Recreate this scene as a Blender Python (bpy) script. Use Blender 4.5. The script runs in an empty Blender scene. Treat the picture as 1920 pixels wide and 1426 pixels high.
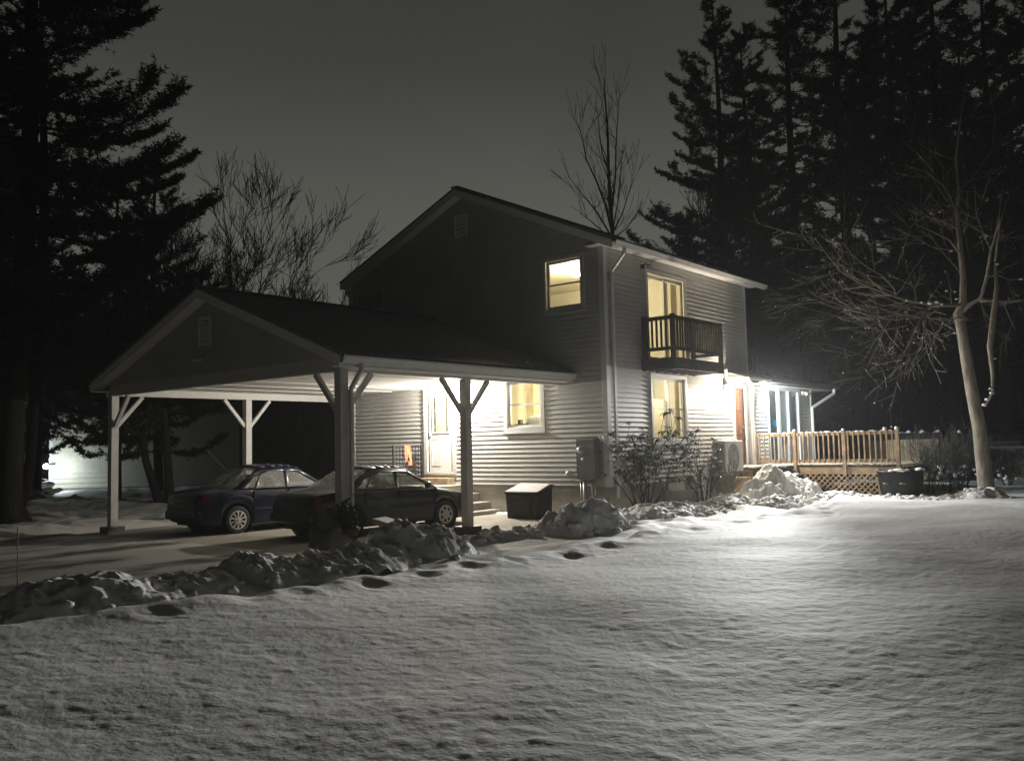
import bpy, bmesh, math, random
import numpy as np
from mathutils import Vector, Matrix, noise as mnoise
from mathutils.geometry import tessellate_polygon

# ------------------------------------------------------------------ camera, world, exposure
SC = bpy.context.scene
COL = SC.collection
CAMP = np.array([10.4858, -16.0649, 1.61]); FPX = 1639.86
YAW, PITCH, ROLL = 0.686124, 0.073264, -0.023076
_f = np.array([-math.sin(YAW)*math.cos(PITCH), math.cos(YAW)*math.cos(PITCH), math.sin(PITCH)])
_r = np.array([math.cos(YAW), math.sin(YAW), 0.0]); _u = np.cross(_r, _f)
_r2 = _r*math.cos(ROLL) + _u*math.sin(ROLL); _u2 = -_r*math.sin(ROLL) + _u*math.cos(ROLL)
cam = bpy.data.cameras.new('camera'); cam.sensor_width = 36.0; cam.lens = FPX/1920*36
cam.clip_start = 0.1; cam.clip_end = 1000
co = bpy.data.objects.new('camera', cam); COL.objects.link(co)
co.matrix_world = Matrix(((_r2[0], _u2[0], -_f[0], CAMP[0]), (_r2[1], _u2[1], -_f[1], CAMP[1]),
                          (_r2[2], _u2[2], -_f[2], CAMP[2]), (0, 0, 0, 1)))
SC.camera = co

def ray(x, y): return _f + _r2*(x-960)/FPX - _u2*(y-713)/FPX
def at(x, y, dep): return CAMP + ray(x, y)*dep            # a point of the survey photograph at a distance
def pl(x, y, ax, val):
    d = ray(x, y); i = 'xyz'.index(ax); return CAMP + d*((val-CAMP[i])/d[i])

W = bpy.data.worlds.new('World'); SC.world = W; W.use_nodes = True
nt = W.node_tree; nt.nodes.clear()
out = nt.nodes.new('ShaderNodeOutputWorld'); bg = nt.nodes.new('ShaderNodeBackground')
tc = nt.nodes.new('ShaderNodeTexCoord'); sp = nt.nodes.new('ShaderNodeSeparateXYZ')
rp = nt.nodes.new('ShaderNodeValToRGB'); rp.color_ramp.elements.remove(rp.color_ramp.elements[1])
nt.links.new(tc.outputs['Generated'], sp.inputs[0]); nt.links.new(sp.outputs['Z'], rp.inputs[0])
def ramp(r, stops):
    e = r.color_ramp.elements; e[0].position = stops[0][0]; e[0].color = (*stops[0][1], 1)
    for p, c in stops[1:]:
        n = e.new(p); n.color = (*c, 1)
ramp(rp, [(0.0, (.123, .126, .107)), (.12, (.122, .126, .108)), (.26, (.098, .101, .087)), (.40, (.050, .052, .046)), (.55, (.032, .033, .030)), (1.0, (.012, .013, .012))])
cn = nt.nodes.new('ShaderNodeTexNoise'); cn.inputs['Scale'].default_value = 2.2; cn.inputs['Detail'].default_value = 3
nt.links.new(tc.outputs['Generated'], cn.inputs['Vector'])
cmr = nt.nodes.new('ShaderNodeMapRange'); cmr.inputs[3].default_value = .8; cmr.inputs[4].default_value = 1.2
nt.links.new(cn.outputs[0], cmr.inputs[0])
dp = nt.nodes.new('ShaderNodeVectorMath'); dp.operation = 'DOT_PRODUCT'; dp.inputs[1].default_value = (-.634, .773, 0)   # sky kept bright north-west, dimmed behind the camera to darken the gable
nt.links.new(tc.outputs['Generated'], dp.inputs[0])
gl_ = nt.nodes.new('ShaderNodeMapRange'); gl_.inputs[1].default_value = -.2; gl_.inputs[2].default_value = .75; gl_.inputs[3].default_value = .05; gl_.inputs[4].default_value = 1.0; gl_.interpolation_type = 'SMOOTHSTEP'
nt.links.new(dp.outputs['Value'], gl_.inputs[0])
ml = nt.nodes.new('ShaderNodeMath'); ml.operation = 'MULTIPLY'; nt.links.new(cmr.outputs[0], ml.inputs[0]); nt.links.new(gl_.outputs[0], ml.inputs[1])
nt.links.new(ml.outputs[0], bg.inputs[1])
nt.links.new(rp.outputs[0], bg.inputs[0]); nt.links.new(bg.outputs[0], out.inputs[0])
SC.view_settings.view_transform = 'Standard'; SC.view_settings.look = 'None'
SC.view_settings.exposure = 0.0; SC.view_settings.gamma = 1.0
SC.cycles.use_denoising = True
SC.cycles.max_bounces = 6; SC.cycles.diffuse_bounces = 3; SC.cycles.glossy_bounces = 3
SC.cycles.transparent_max_bounces = 16; SC.cycles.sample_clamp_indirect = 4
SC.cycles.caustics_reflective = False; SC.cycles.caustics_refractive = False

def light(name, kind, loc, power, col, size=.05, target=None, angle=None, blend=.5):
    l = bpy.data.lights.new(name, kind); l.energy = power; l.color = col; l.shadow_soft_size = size
    o = bpy.data.objects.new(name, l); COL.objects.link(o); o.location = loc
    if kind == 'SPOT':
        l.spot_size = math.radians(angle); l.spot_blend = blend
        o.rotation_euler = (Vector(target)-Vector(loc)).to_track_quat('-Z', 'Y').to_euler()
    return o
# lit lamps and rooms, plus an added far lawn spot and sunroom light
light('carport_lamp_light', 'POINT', (-4.25, -.30, 2.80), 820, (1, .92, .80), .06)
light('side_lamp_light', 'POINT', (.38, 5.70, 2.95), 430, (1, .84, .66), .06)
light('floodlight_light', 'SPOT', (.46, 7.60, 2.99), 3700, (.97, .98, .97), .16, (8.5, -2.5, .9), 100, 1.0)
light('lawn_fill_far', 'SPOT', (.46, 7.58, 3.01), 9600, (.97, .98, .96), .16, (4.9, -13.0, 1.6), 40, 1.0)  # added second head at the floodlight, brightens the foreground lawn
light('floodlight_near', 'SPOT', (.46, 7.36, 2.98), 1500, (.80, .92, 1.0), .05, (2.8, 10.2, 1.2), 165, 1.0)
light('neighbour_lamp_light', 'POINT', tuple(at(97, 873, 39.1)), 130, (.82, .95, 1.0), .08)
light('upper_room_light', 'POINT', (-1.7, 1.4, 5.50), 200, (1, .80, .50), .09)
light('kitchen_light', 'POINT', (-2.1, 1.0, 2.75), 230, (1, .87, .62), .09)
light('corner_room_light', 'POINT', (-.75, 2.4, 2.9), 110, (1, .86, .64), .09)
light('sunroom_fill', 'POINT', (-1.2, 9.2, 2.7), 22, (.62, .82, 1), .09)  # added inside to brighten the panes and the blue cloth

# ------------------------------------------------------------------ materials
MATS = {}
def mat(name, col, rough=.6, metal=0.0, bump=0, bscale=20, vary=0, vscale=4, spec=.5, detail=4, emit=None, estr=0, stretch=None):
    m = bpy.data.materials.new(name); m.use_nodes = True; n = m.node_tree; b = n.nodes['Principled BSDF']
    b.inputs['Base Color'].default_value = (*col, 1); b.inputs['Roughness'].default_value = rough
    b.inputs['Metallic'].default_value = metal; b.inputs['Specular IOR Level'].default_value = spec
    tc = n.nodes.new('ShaderNodeTexCoord'); src = tc.outputs['Object']
    if stretch:
        mp = n.nodes.new('ShaderNodeMapping'); mp.inputs['Scale'].default_value = stretch
        n.links.new(src, mp.inputs[0]); src = mp.outputs[0]
    if vary:
        t = n.nodes.new('ShaderNodeTexNoise'); t.inputs['Scale'].default_value = vscale; t.inputs['Detail'].default_value = 5
        n.links.new(src, t.inputs['Vector'])
        r = n.nodes.new('ShaderNodeValToRGB'); e = r.color_ramp.elements
        e[0].position = .3; e[1].position = .72
        e[0].color = (*[c*(1-vary) for c in col], 1); e[1].color = (*[min(1, c*(1+vary)) for c in col], 1)
        n.links.new(t.outputs[0], r.inputs[0]); n.links.new(r.outputs[0], b.inputs['Base Color'])
    if bump:
        t = n.nodes.new('ShaderNodeTexNoise'); t.inputs['Scale'].default_value = bscale; t.inputs['Detail'].default_value = detail
        n.links.new(src, t.inputs['Vector'])
        bp = n.nodes.new('ShaderNodeBump'); bp.inputs['Strength'].default_value = 1; bp.inputs['Distance'].default_value = bump
        n.links.new(t.outputs[0], bp.inputs['Height']); n.links.new(bp.outputs[0], b.inputs['Normal'])
    if emit:
        b.inputs['Emission Color'].default_value = (*emit, 1); b.inputs['Emission Strength'].default_value = estr
    MATS[name] = m; return m

M = MATS
mat('siding', (.47, .465, .445), .55, vary=.13, vscale=1.1, bump=.0015, bscale=60)
mat('trim', (.56, .56, .545), .5, vary=.06, vscale=3)
mat('gutter', (.60, .60, .58), .4, vary=.05, vscale=6)
mat('soffit', (.80, .79, .76), .6, vary=.04, vscale=2)
mat('post', (.56, .555, .535), .55, vary=.08, vscale=5, bump=.001, bscale=40)
mat('shingle', (.19, .187, .178), .9, vary=.35, vscale=9, bump=.012, bscale=26)
mat('concrete', (.33, .31, .27), .85, vary=.22, vscale=2.2, bump=.004, bscale=30)
mat('slab', (.34, .31, .26), .8, vary=.25, vscale=1.3, bump=.003, bscale=40)
mat('door_white', (.66, .65, .61), .45)
mat('door_wood', (.20, .10, .055), .5, vary=.35, vscale=6, stretch=(1, 1, .2))
mat('shade', (.62, .54, .27), .8)
mat('black_metal', (.015, .015, .016), .45)
mat('grey_metal', (.20, .21, .21), .5, metal=.2, vary=.12, vscale=5)
mat('galv', (.42, .42, .41), .45, metal=.5)
mat('ac_paint', (.52, .51, .47), .5, vary=.06)
mat('ac_dark', (.12, .12, .115), .6)
mat('wood_dark', (.060, .048, .036), .75, vary=.35, vscale=5, stretch=(1, 1, 3), bump=.002, bscale=30)
mat('wood_deck', (.34, .255, .17), .75, vary=.4, vscale=5, bump=.002, bscale=30)
mat('wood_grey', (.47, .38, .24), .85, vary=.40, vscale=4, stretch=(3, 3, .3), bump=.003, bscale=20)
mat('bin_plastic', (.030, .026, .023), .6, bump=.002, bscale=20)
mat('rubber_black', (.012, .012, .013), .7)
mat('tub_black', (.007, .007, .008), .55)
mat('orange_cloth', (.75, .20, .10), .9, vary=.2, vscale=8)
mat('bark', (.016, .014, .012), .95, vary=.4, vscale=6, stretch=(1, 1, .25), bump=.02, bscale=12)
mat('bark_pale', (.27, .24, .19), .9, vary=.4, vscale=7, stretch=(1, 1, .35), bump=.03, bscale=14)
mat('twig', (.17, .155, .125), .9)
mat('twig_dark', (.055, .048, .040), .95)
mat('needle', (.022, .030, .018), .8, vary=.4, vscale=.7)
mat('leaf', (.13, .14, .09), .42, vary=.4, vscale=9)
mat('woods', (.022, .025, .018), 1, vary=.3, vscale=.3)
mat('blue_cloth', (.04, .30, .55), .8)
mat('white_cloth', (.75, .73, .68), .9)
def curtain_mat():
    m = mat('curtain', (.60, .54, .42), .9, vary=.15, vscale=5); n = m.node_tree; b = n.nodes['Principled BSDF']; t = n.nodes.new('ShaderNodeBsdfTranslucent'); t.inputs[0].default_value = (.62, .54, .40, 1)
    mx = n.nodes.new('ShaderNodeMixShader'); mx.inputs[0].default_value = .5; o = n.nodes['Material Output']
    n.links.new(b.outputs[0], mx.inputs[1]); n.links.new(t.outputs[0], mx.inputs[2]); n.links.new(mx.outputs[0], o.inputs[0])
curtain_mat()
mat('room_wall', (.74, .71, .60), .8)
mat('room_wood', (.34, .27, .16), .6, vary=.25, vscale=5)
mat('plastic_white', (.75, .76, .76), .4)
mat('terracotta', (.10, .065, .045), .8)
mat('boulder', (.22, .21, .195), .9, vary=.3, vscale=7, bump=.02, bscale=9)
mat('plant_dead', (.045, .040, .026), .9, vary=.4, vscale=12)
mat('yellow', (.70, .52, .08), .6)
mat('bulb_warm', (.9, .9, .9), .4, emit=(1, .86, .66), estr=60)
mat('bulb_cool', (.9, .9, .9), .4, emit=(.85, .95, 1), estr=60)
mat('neigh_siding', (.42, .40, .33), .7, vary=.08)
mat('fence_grey', (.17, .165, .16), .9, vary=.3, vscale=3, stretch=(2, 2, .4))
mat('tyre', (.012, .012, .012), .8)
mat('rim_silver', (.62, .61, .58), .35, metal=.4)
mat('rim_grey', (.42, .41, .38), .4, metal=.4)
mat('tail_red', (.12, .008, .012), .2)
mat('amber', (.35, .10, .02), .3)
mat('plate', (.10, .10, .11), .5)
mat('seat_fabric', (.05, .05, .05), .9)
mat('lamp_clear', (.45, .45, .45), .2)
mat('chrome', (.6, .6, .6), .2, metal=1)

def paint(name, col):
    m = mat(name, col, .22, spec=.3); b = m.node_tree.nodes['Principled BSDF']
    b.inputs['Coat Weight'].default_value = .25; b.inputs['Coat Roughness'].default_value = .12
    n = m.node_tree; t = n.nodes.new('ShaderNodeTexNoise'); t.inputs['Scale'].default_value = 3; t.inputs['Detail'].default_value = 8
    r = n.nodes.new('ShaderNodeMapRange'); r.inputs[3].default_value = .18; r.inputs[4].default_value = .5
    n.links.new(t.outputs[0], r.inputs[0]); n.links.new(r.outputs[0], b.inputs['Roughness'])
paint('paint_green', (.006, .008, .0075)); paint('paint_blue', (.007, .009, .026))

def glass(name, film, tint=(.9, .95, .92), refl=.09):
    m = bpy.data.materials.new(name); m.use_nodes = True; n = m.node_tree; n.nodes.clear()
    o = n.nodes.new('ShaderNodeOutputMaterial'); tr = n.nodes.new('ShaderNodeBsdfTransparent'); tr.inputs[0].default_value = (*tint, 1)
    gl = n.nodes.new('ShaderNodeBsdfGlossy'); gl.inputs['Roughness'].default_value = .04
    df = n.nodes.new('ShaderNodeBsdfDiffuse'); df.inputs[0].default_value = (.7, .72, .7, 1)  # pale diffuse film mixed over the glass
    fr = n.nodes.new('ShaderNodeLayerWeight'); fr.inputs[0].default_value = .5
    pw = n.nodes.new('ShaderNodeMath'); pw.operation = 'POWER'; pw.inputs[1].default_value = 5; n.links.new(fr.outputs['Facing'], pw.inputs[0])
    ad = n.nodes.new('ShaderNodeMath'); ad.operation = 'ADD'; ad.inputs[1].default_value = refl; ad.use_clamp = True
    n.links.new(pw.outputs[0], ad.inputs[0])
    a = n.nodes.new('ShaderNodeMixShader'); n.links.new(ad.outputs[0], a.inputs[0]); n.links.new(tr.outputs[0], a.inputs[1]); n.links.new(gl.outputs[0], a.inputs[2])
    b = n.nodes.new('ShaderNodeMixShader'); n.links.new(a.outputs[0], b.inputs[1]); n.links.new(df.outputs[0], b.inputs[2])
    t = n.nodes.new('ShaderNodeTexNoise'); t.inputs['Scale'].default_value = 2.2; t.inputs['Detail'].default_value = 4
    mr = n.nodes.new('ShaderNodeMapRange'); mr.inputs[1].default_value = .35; mr.inputs[2].default_value = .7
    mr.inputs[3].default_value = film*.75; mr.inputs[4].default_value = film*1.25
    n.links.new(t.outputs[0], mr.inputs[0]); n.links.new(mr.outputs[0], b.inputs[0])
    n.links.new(b.outputs[0], o.inputs[0]); MATS[name] = m
glass('pane', .02, refl=.06); glass('car_glass', .28, (.85, .9, .86), refl=.10)

def snow_mat(name, litter):
    m = bpy.data.materials.new(name); m.use_nodes = True; n = m.node_tree; b = n.nodes['Principled BSDF']
    b.inputs['Roughness'].default_value = .75; b.inputs['Specular IOR Level'].default_value = .25
    tc = n.nodes.new('ShaderNodeTexCoord')
    def nz(scale, det=5, dist=None):
        t = n.nodes.new('ShaderNodeTexNoise'); t.inputs['Scale'].default_value = scale; t.inputs['Detail'].default_value = det
        n.links.new(tc.outputs['Object'], t.inputs['Vector']); return t.outputs[0]
    r = n.nodes.new('ShaderNodeValToRGB'); e = r.color_ramp.elements
    e[0].position = .3; e[0].color = (.70, .69, .665, 1); e[1].position = .7; e[1].color = (.82, .815, .80, 1)
    n.links.new(nz(1.2), r.inputs[0]); colr = r.outputs[0]
    if litter:
        at_ = n.nodes.new('ShaderNodeAttribute'); at_.attribute_name = 'litter'
        mu = n.nodes.new('ShaderNodeMath'); mu.operation = 'ADD'; n.links.new(at_.outputs['Fac'], mu.inputs[0]); n.links.new(nz(1.5, 7), mu.inputs[1])
        mr = n.nodes.new('ShaderNodeMapRange'); mr.inputs[1].default_value = .98; mr.inputs[2].default_value = 1.12
        n.links.new(mu.outputs[0], mr.inputs[0])
        mx = n.nodes.new('ShaderNodeMix'); mx.data_type = 'RGBA'; n.links.new(mr.outputs[0], mx.inputs[0])
        n.links.new(colr, mx.inputs[6]); mx.inputs[7].default_value = (.045, .036, .026, 1); colr = mx.outputs[2]
    n.links.new(colr, b.inputs['Base Color'])
    prev = None
    for s, d in ((9, .010), (38, .0045), (160, .0016)):
        bp = n.nodes.new('ShaderNodeBump'); bp.inputs['Strength'].default_value = 1; bp.inputs['Distance'].default_value = d
        n.links.new(nz(s, 3), bp.inputs['Height'])
        if prev: n.links.new(prev, bp.inputs['Normal'])
        prev = bp.outputs[0]
    n.links.new(prev, b.inputs['Normal']); MATS[name] = m
snow_mat('snow', True); snow_mat('snow_clod', False)

def drive_mat():
    m = bpy.data.materials.new('drive'); m.use_nodes = True; n = m.node_tree; b = n.nodes['Principled BSDF']
    tc = n.nodes.new('ShaderNodeTexCoord'); mp = n.nodes.new('ShaderNodeMapping'); mp.inputs['Scale'].default_value = (1.0, .35, 1)
    n.links.new(tc.outputs['Object'], mp.inputs[0])
    t = n.nodes.new('ShaderNodeTexNoise'); t.inputs['Scale'].default_value = .9; t.inputs['Detail'].default_value = 9; t.inputs['Roughness'].default_value = .62
    n.links.new(mp.outputs[0], t.inputs['Vector'])
    r = n.nodes.new('ShaderNodeValToRGB'); e = r.color_ramp.elements
    e[0].position = .40; e[0].color = (.075, .072, .067, 1); e[1].position = .54; e[1].color = (.62, .61, .585, 1)
    n.links.new(t.outputs[0], r.inputs[0]); n.links.new(r.outputs[0], b.inputs['Base Color'])
    rr = n.nodes.new('ShaderNodeMapRange'); rr.inputs[1].default_value = .4; rr.inputs[2].default_value = .6; rr.inputs[3].default_value = .62; rr.inputs[4].default_value = .8
    n.links.new(t.outputs[0], rr.inputs[0]); n.links.new(rr.outputs[0], b.inputs['Roughness'])
    t2 = n.nodes.new('ShaderNodeTexNoise'); t2.inputs['Scale'].default_value = 22; t2.inputs['Detail'].default_value = 5
    n.links.new(tc.outputs['Object'], t2.inputs['Vector'])
    bp = n.nodes.new('ShaderNodeBump'); bp.inputs['Distance'].default_value = .012; n.links.new(t2.outputs[0], bp.inputs['Height'])
    n.links.new(bp.outputs[0], b.inputs['Normal']); MATS['drive'] = m
drive_mat()

# ------------------------------------------------------------------ mesh helpers
def tag(o, label=None, cat=None, group=None, kind=None):
    for k, v in (('label', label), ('category', cat), ('group', group), ('kind', kind)):
        if v: o[k] = v
    return o
def empty(name, loc=(0, 0, 0), rz=0, **k):
    o = bpy.data.objects.new(name, None); COL.objects.link(o); o.location = loc; o.rotation_euler = (0, 0, rz)
    o.empty_display_size = .2; return tag(o, **k)
def link(name, me, m, parent=None, smooth=False):
    if m: me.materials.append(M[m])
    if smooth: me.polygons.foreach_set('use_smooth', [True]*len(me.polygons))
    o = bpy.data.objects.new(name, me); COL.objects.link(o)
    if parent:
        o.parent = parent
        if parent.type == 'EMPTY' and not parent.parent: pass
    return o
def npmesh(name, v, f, m, parent=None, smooth=False):
    """v (N,3) array, f (K,n) index array"""
    me = bpy.data.meshes.new(name); v = np.asarray(v, np.float32); f = np.asarray(f, np.int32)
    me.vertices.add(len(v)); me.vertices.foreach_set('co', v.ravel())
    k = f.shape[1]; me.loops.add(f.size); me.loops.foreach_set('vertex_index', f.ravel())
    me.polygons.add(len(f)); me.polygons.foreach_set('loop_start', np.arange(len(f), dtype=np.int32)*k)
    me.polygons.foreach_set('loop_total', np.full(len(f), k, np.int32)); me.update(calc_edges=True)
    return link(name, me, m, parent, smooth)

class MB:
    def __init__(s): s.v = []; s.f = []
    def add(s, vs, fs):
        o = len(s.v); s.v += [tuple(map(float, q)) for q in vs]; s.f += [tuple(i+o for i in q) for q in fs]; return s
    def quad(s, a, b, c, d): return s.add([a, b, c, d], [(0, 1, 2, 3)])
    def hexa(s, p): return s.add(p, [(0, 3, 2, 1), (4, 5, 6, 7), (0, 1, 5, 4), (1, 2, 6, 5), (2, 3, 7, 6), (3, 0, 4, 7)])
    def box(s, x0, x1, y0, y1, z0, z1):
        return s.hexa([(x0, y0, z0), (x1, y0, z0), (x1, y1, z0), (x0, y1, z0), (x0, y0, z1), (x1, y0, z1), (x1, y1, z1), (x0, y1, z1)])
    def fbox(s, F, u0, u1, o0, o1, z0, z1):
        return s.hexa([F(u0, o0, z0), F(u1, o0, z0), F(u1, o1, z0), F(u0, o1, z0), F(u0, o0, z1), F(u1, o0, z1), F(u1, o1, z1), F(u0, o1, z1)])
    def bar(s, a, b, w, h, up=(0, 0, 1)):
        a = Vector(a); b = Vector(b); d = (b-a).normalized(); up = Vector(up)
        if abs(d.dot(up)) > .98: up = Vector((0, 1, 0))
        sd = d.cross(up).normalized()*w/2; u = sd.cross(d).normalized()*h/2
        return s.hexa([a-sd-u, a+sd-u, a+sd+u, a-sd+u, b-sd-u, b+sd-u, b+sd+u, b-sd+u])
    def tube(s, pts, rad, n=8, cap=True):
        pts = [Vector(p) for p in pts]
        if not hasattr(rad, '__len__'): rad = [rad]*len(pts)
        o = len(s.v); ref = Vector((0, 0, 1)); prev = None
        for i, p in enumerate(pts):
            d = (pts[min(i+1, len(pts)-1)]-pts[max(i-1, 0)]).normalized()
            if prev is None:
                if abs(d.dot(ref)) > .95: ref = Vector((1, 0, 0))
                a = d.cross(ref).normalized()
            else: a = (prev - d*prev.dot(d)).normalized()
            b = d.cross(a); prev = a
            for k in range(n):
                t = 2*math.pi*k/n + math.pi/n
                q = p + (a*math.cos(t)+b*math.sin(t))*rad[i]; s.v.append(tuple(q))
        for i in range(len(pts)-1):
            for k in range(n):
                s.f.append((o+i*n+k, o+i*n+(k+1) % n, o+(i+1)*n+(k+1) % n, o+(i+1)*n+k))
        if cap:
            s.f.append(tuple(o+k for k in range(n))[::-1]); s.f.append(tuple(o+(len(pts)-1)*n+k for k in range(n)))
        return s
    def lathe(s, prof, n=24, c=(0, 0, 0), axis='z'):
        o = len(s.v)
        for (r, h) in prof:
            for k in range(n):
                t = 2*math.pi*k/n
                p = (r*math.cos(t), r*math.sin(t), h) if axis == 'z' else (h, r*math.cos(t), r*math.sin(t))
                s.v.append((p[0]+c[0], p[1]+c[1], p[2]+c[2]))
        for i in range(len(prof)-1):
            for k in range(n): s.f.append((o+i*n+k, o+i*n+(k+1) % n, o+(i+1)*n+(k+1) % n, o+(i+1)*n+k))
        return s
    def poly(s, F, outer, holes=()):
        loops = [[Vector((a, b, 0)) for a, b in L] for L in (outer, *holes)]
        flat = [q for L in (outer, *holes) for q in L]
        return s.add([F(a, b) for a, b in flat], tessellate_polygon(loops))
    def ico(s, c, r, sub=2, amp=.2, fr=1.5, sq=(1, 1, 1), seed=0):
        b = ICO(sub); c = Vector(c); of = Vector((seed*7.3, seed*3.1, seed*1.7))
        vs = []
        for p in b[0]:
            k = 1 + amp*mnoise.noise(p*fr+of)*1.6 + amp*.5*mnoise.noise(p*fr*2.7+of)
            vs.append((c[0]+p[0]*r*k*sq[0], c[1]+p[1]*r*k*sq[1], c[2]+p[2]*r*k*sq[2]))
        return s.add(vs, b[1])
    def build(s, name, m, parent=None, smooth=False, bevel=0, recalc=True):
        me = bpy.data.meshes.new(name); me.from_pydata(s.v, [], s.f)
        if recalc:
            b = bmesh.new(); b.from_mesh(me); bmesh.ops.recalc_face_normals(b, faces=b.faces); b.to_mesh(me); b.free()
        o = link(name, me, m, parent, smooth)
        if bevel:
            md = o.modifiers.new('bevel', 'BEVEL'); md.width = bevel; md.segments = 2; md.limit_method = 'ANGLE'
        return o
_ico = {}
def ICO(sub):
    if sub not in _ico:
        b = bmesh.new(); bmesh.ops.create_icosphere(b, subdivisions=sub, radius=1)
        _ico[sub] = ([v.co.copy() for v in b.verts], [tuple(v.index for v in f.verts) for f in b.faces]); b.free()
    return _ico[sub]
FG = lambda u, o, z: (u, -o, z)            # gable wall, plane y = 0
FR = lambda u, o, z: (o, u, z)             # long wall, plane x = 0

# numpy gradient-free value noise
_rs = np.random.RandomState(5); _T = _rs.rand(256, 256)
def vn(x, y):
    xi = np.floor(x).astype(int); yi = np.floor(y).astype(int); fx = x-xi; fy = y-yi
    fx = fx*fx*fx*(fx*(fx*6-15)+10); fy = fy*fy*fy*(fy*(fy*6-15)+10)
    g = lambda a, b: _T[a & 255, b & 255]
    return (g(xi, yi)*(1-fx)+g(xi+1, yi)*fx)*(1-fy)+(g(xi, yi+1)*(1-fx)+g(xi+1, yi+1)*fx)*fy - .5
def fbm(x, y, o=4):
    s = 0; a = 1
    for i in range(o): s = s+a*vn(x*2**i+17.3*i, y*2**i+5.1*i); a *= .5
    return s
def sst(a, b, x):
    t = np.clip((x-a)/(b-a), 0, 1); return t*t*(3-2*t)

# ------------------------------------------------------------------ ground
_ey = np.array([-40, -13, -9, -6, -1, 3, 6, 7.2, 30]); _ex = np.array([2.0, 2.75, 3.1, 3.4, 3.75, 3.5, 2.6, 2.0, 2.0])
def edge(y): return np.interp(y, _ey, _ex) + .16*vn(y*1.1, y*0+3.3) + .07*vn(y*3.7, y*0+9.1)
_dr = random.Random(4)
DENTS = []
for k in range(44):                       # a line of footprints along the edge of the lawn
    y = -12.6 + k*.37 + _dr.uniform(-.12, .12)
    DENTS.append((float(np.interp(y, _ey, _ex)) + .42 + (.15 if k % 2 else -.15) + _dr.uniform(-.10, .10), y, _dr.uniform(.13, .22), _dr.uniform(.10, .16), _dr.uniform(.014, .034)))
for k in range(9): DENTS.append((4.9-k*.25 + _dr.uniform(-.1, .1), -.6+k*.62, .11, .11, .045))
def height(x, y):
    e = edge(y); lawn = sst(-.25, .30, x-e)
    # undulating lawn
    wu, wv = x*.773+y*.634, -x*.634+y*.773                # the wind ripples lie across the yard
    soft = lambda n, c: np.log1p(np.exp((n+c)*14))/14     # rounded crests, shallow troughs
    L = .24 + .10*fbm(x*.22, y*.22, 3) + .060*fbm(x*.6+9, y*.45, 2) + .010*fbm(x*1.5, y*1.5+4, 2) + .007*soft(fbm(wu*2.6+2, wv*4.6, 1), .12) + .0065*soft(fbm(wu*6.1+2, wv*11, 2), .10) + .0082*soft(fbm(wu*12+3, wv*21, 2), .08) + .06*np.exp(-((x-e-.35)/.35)**2)*(vn(y*1.7, x*0+1)+.6)
    L = L - .13*sst(3.5, 6.6, y)*sst(.5, 2, x)
    L = L - .10*sst(11, 17, y)
    crumb = vn(x*6.3+1, y*6.3)
    for (a, b, ra, rb, d) in DENTS:
        q = (((x-a)/ra)**2+((y-b)/rb)**2)*(1+1.1*crumb)
        L = L - d*np.exp(-q) + .22*d*np.exp(-((np.sqrt(q)-1.6)/.6)**2)
    # trodden trough, plough bank and beds beside the drive
    T = .03 + .05*fbm(x*1.6, y*1.6, 3)
    bank = np.exp(-((x-1.55-.25*vn(y*.6, y*0+2))/.62)**2)*(.14+.2*vn(y*.9+3, x*.5))*sst(-5.6, -7.4, y)
    bed = sst(2.9, 2.1, x)*np.maximum(sst(-1.4, -.2, y), sst(.7, 1.4, x))*sst(-3.6, -2.4, y)*(.08+.10*fbm(x*1.4+5, y*1.4, 3)+.03*fbm(x*5, y*5, 2))
    low = -.16*sst(.9, .1, x)*sst(-1.6, -2.6, y) - .10*sst(.75, .3, x)*sst(.2, -.4, y)*sst(-2.8, -1.8, y)
    G = T*sst(-.4, .9, x) + bank + bed*sst(-9, -8, y) + low
    under = sst(.65, .1, x)*sst(-.2, -.8, y)*sst(-11.6, -10.2, x)
    G = G - .12*under
    left = sst(-9.9, -11.5, x)
    G = G*(1-left) + left*(-.05+.22*fbm(x*.5, y*.5, 4)+.05*fbm(x*2.6, y*2.6, 3))
    G = np.where((x < -.05) & (x > -8.4) & (y > -.05) & (y < 12), -.3, G)
    h = G*(1-lawn)+L*lawn
    r = np.hypot(x-2, y+2)
    return h + sst(25, 90, r)*(.6*fbm(x*.05, y*.05, 3))
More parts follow.
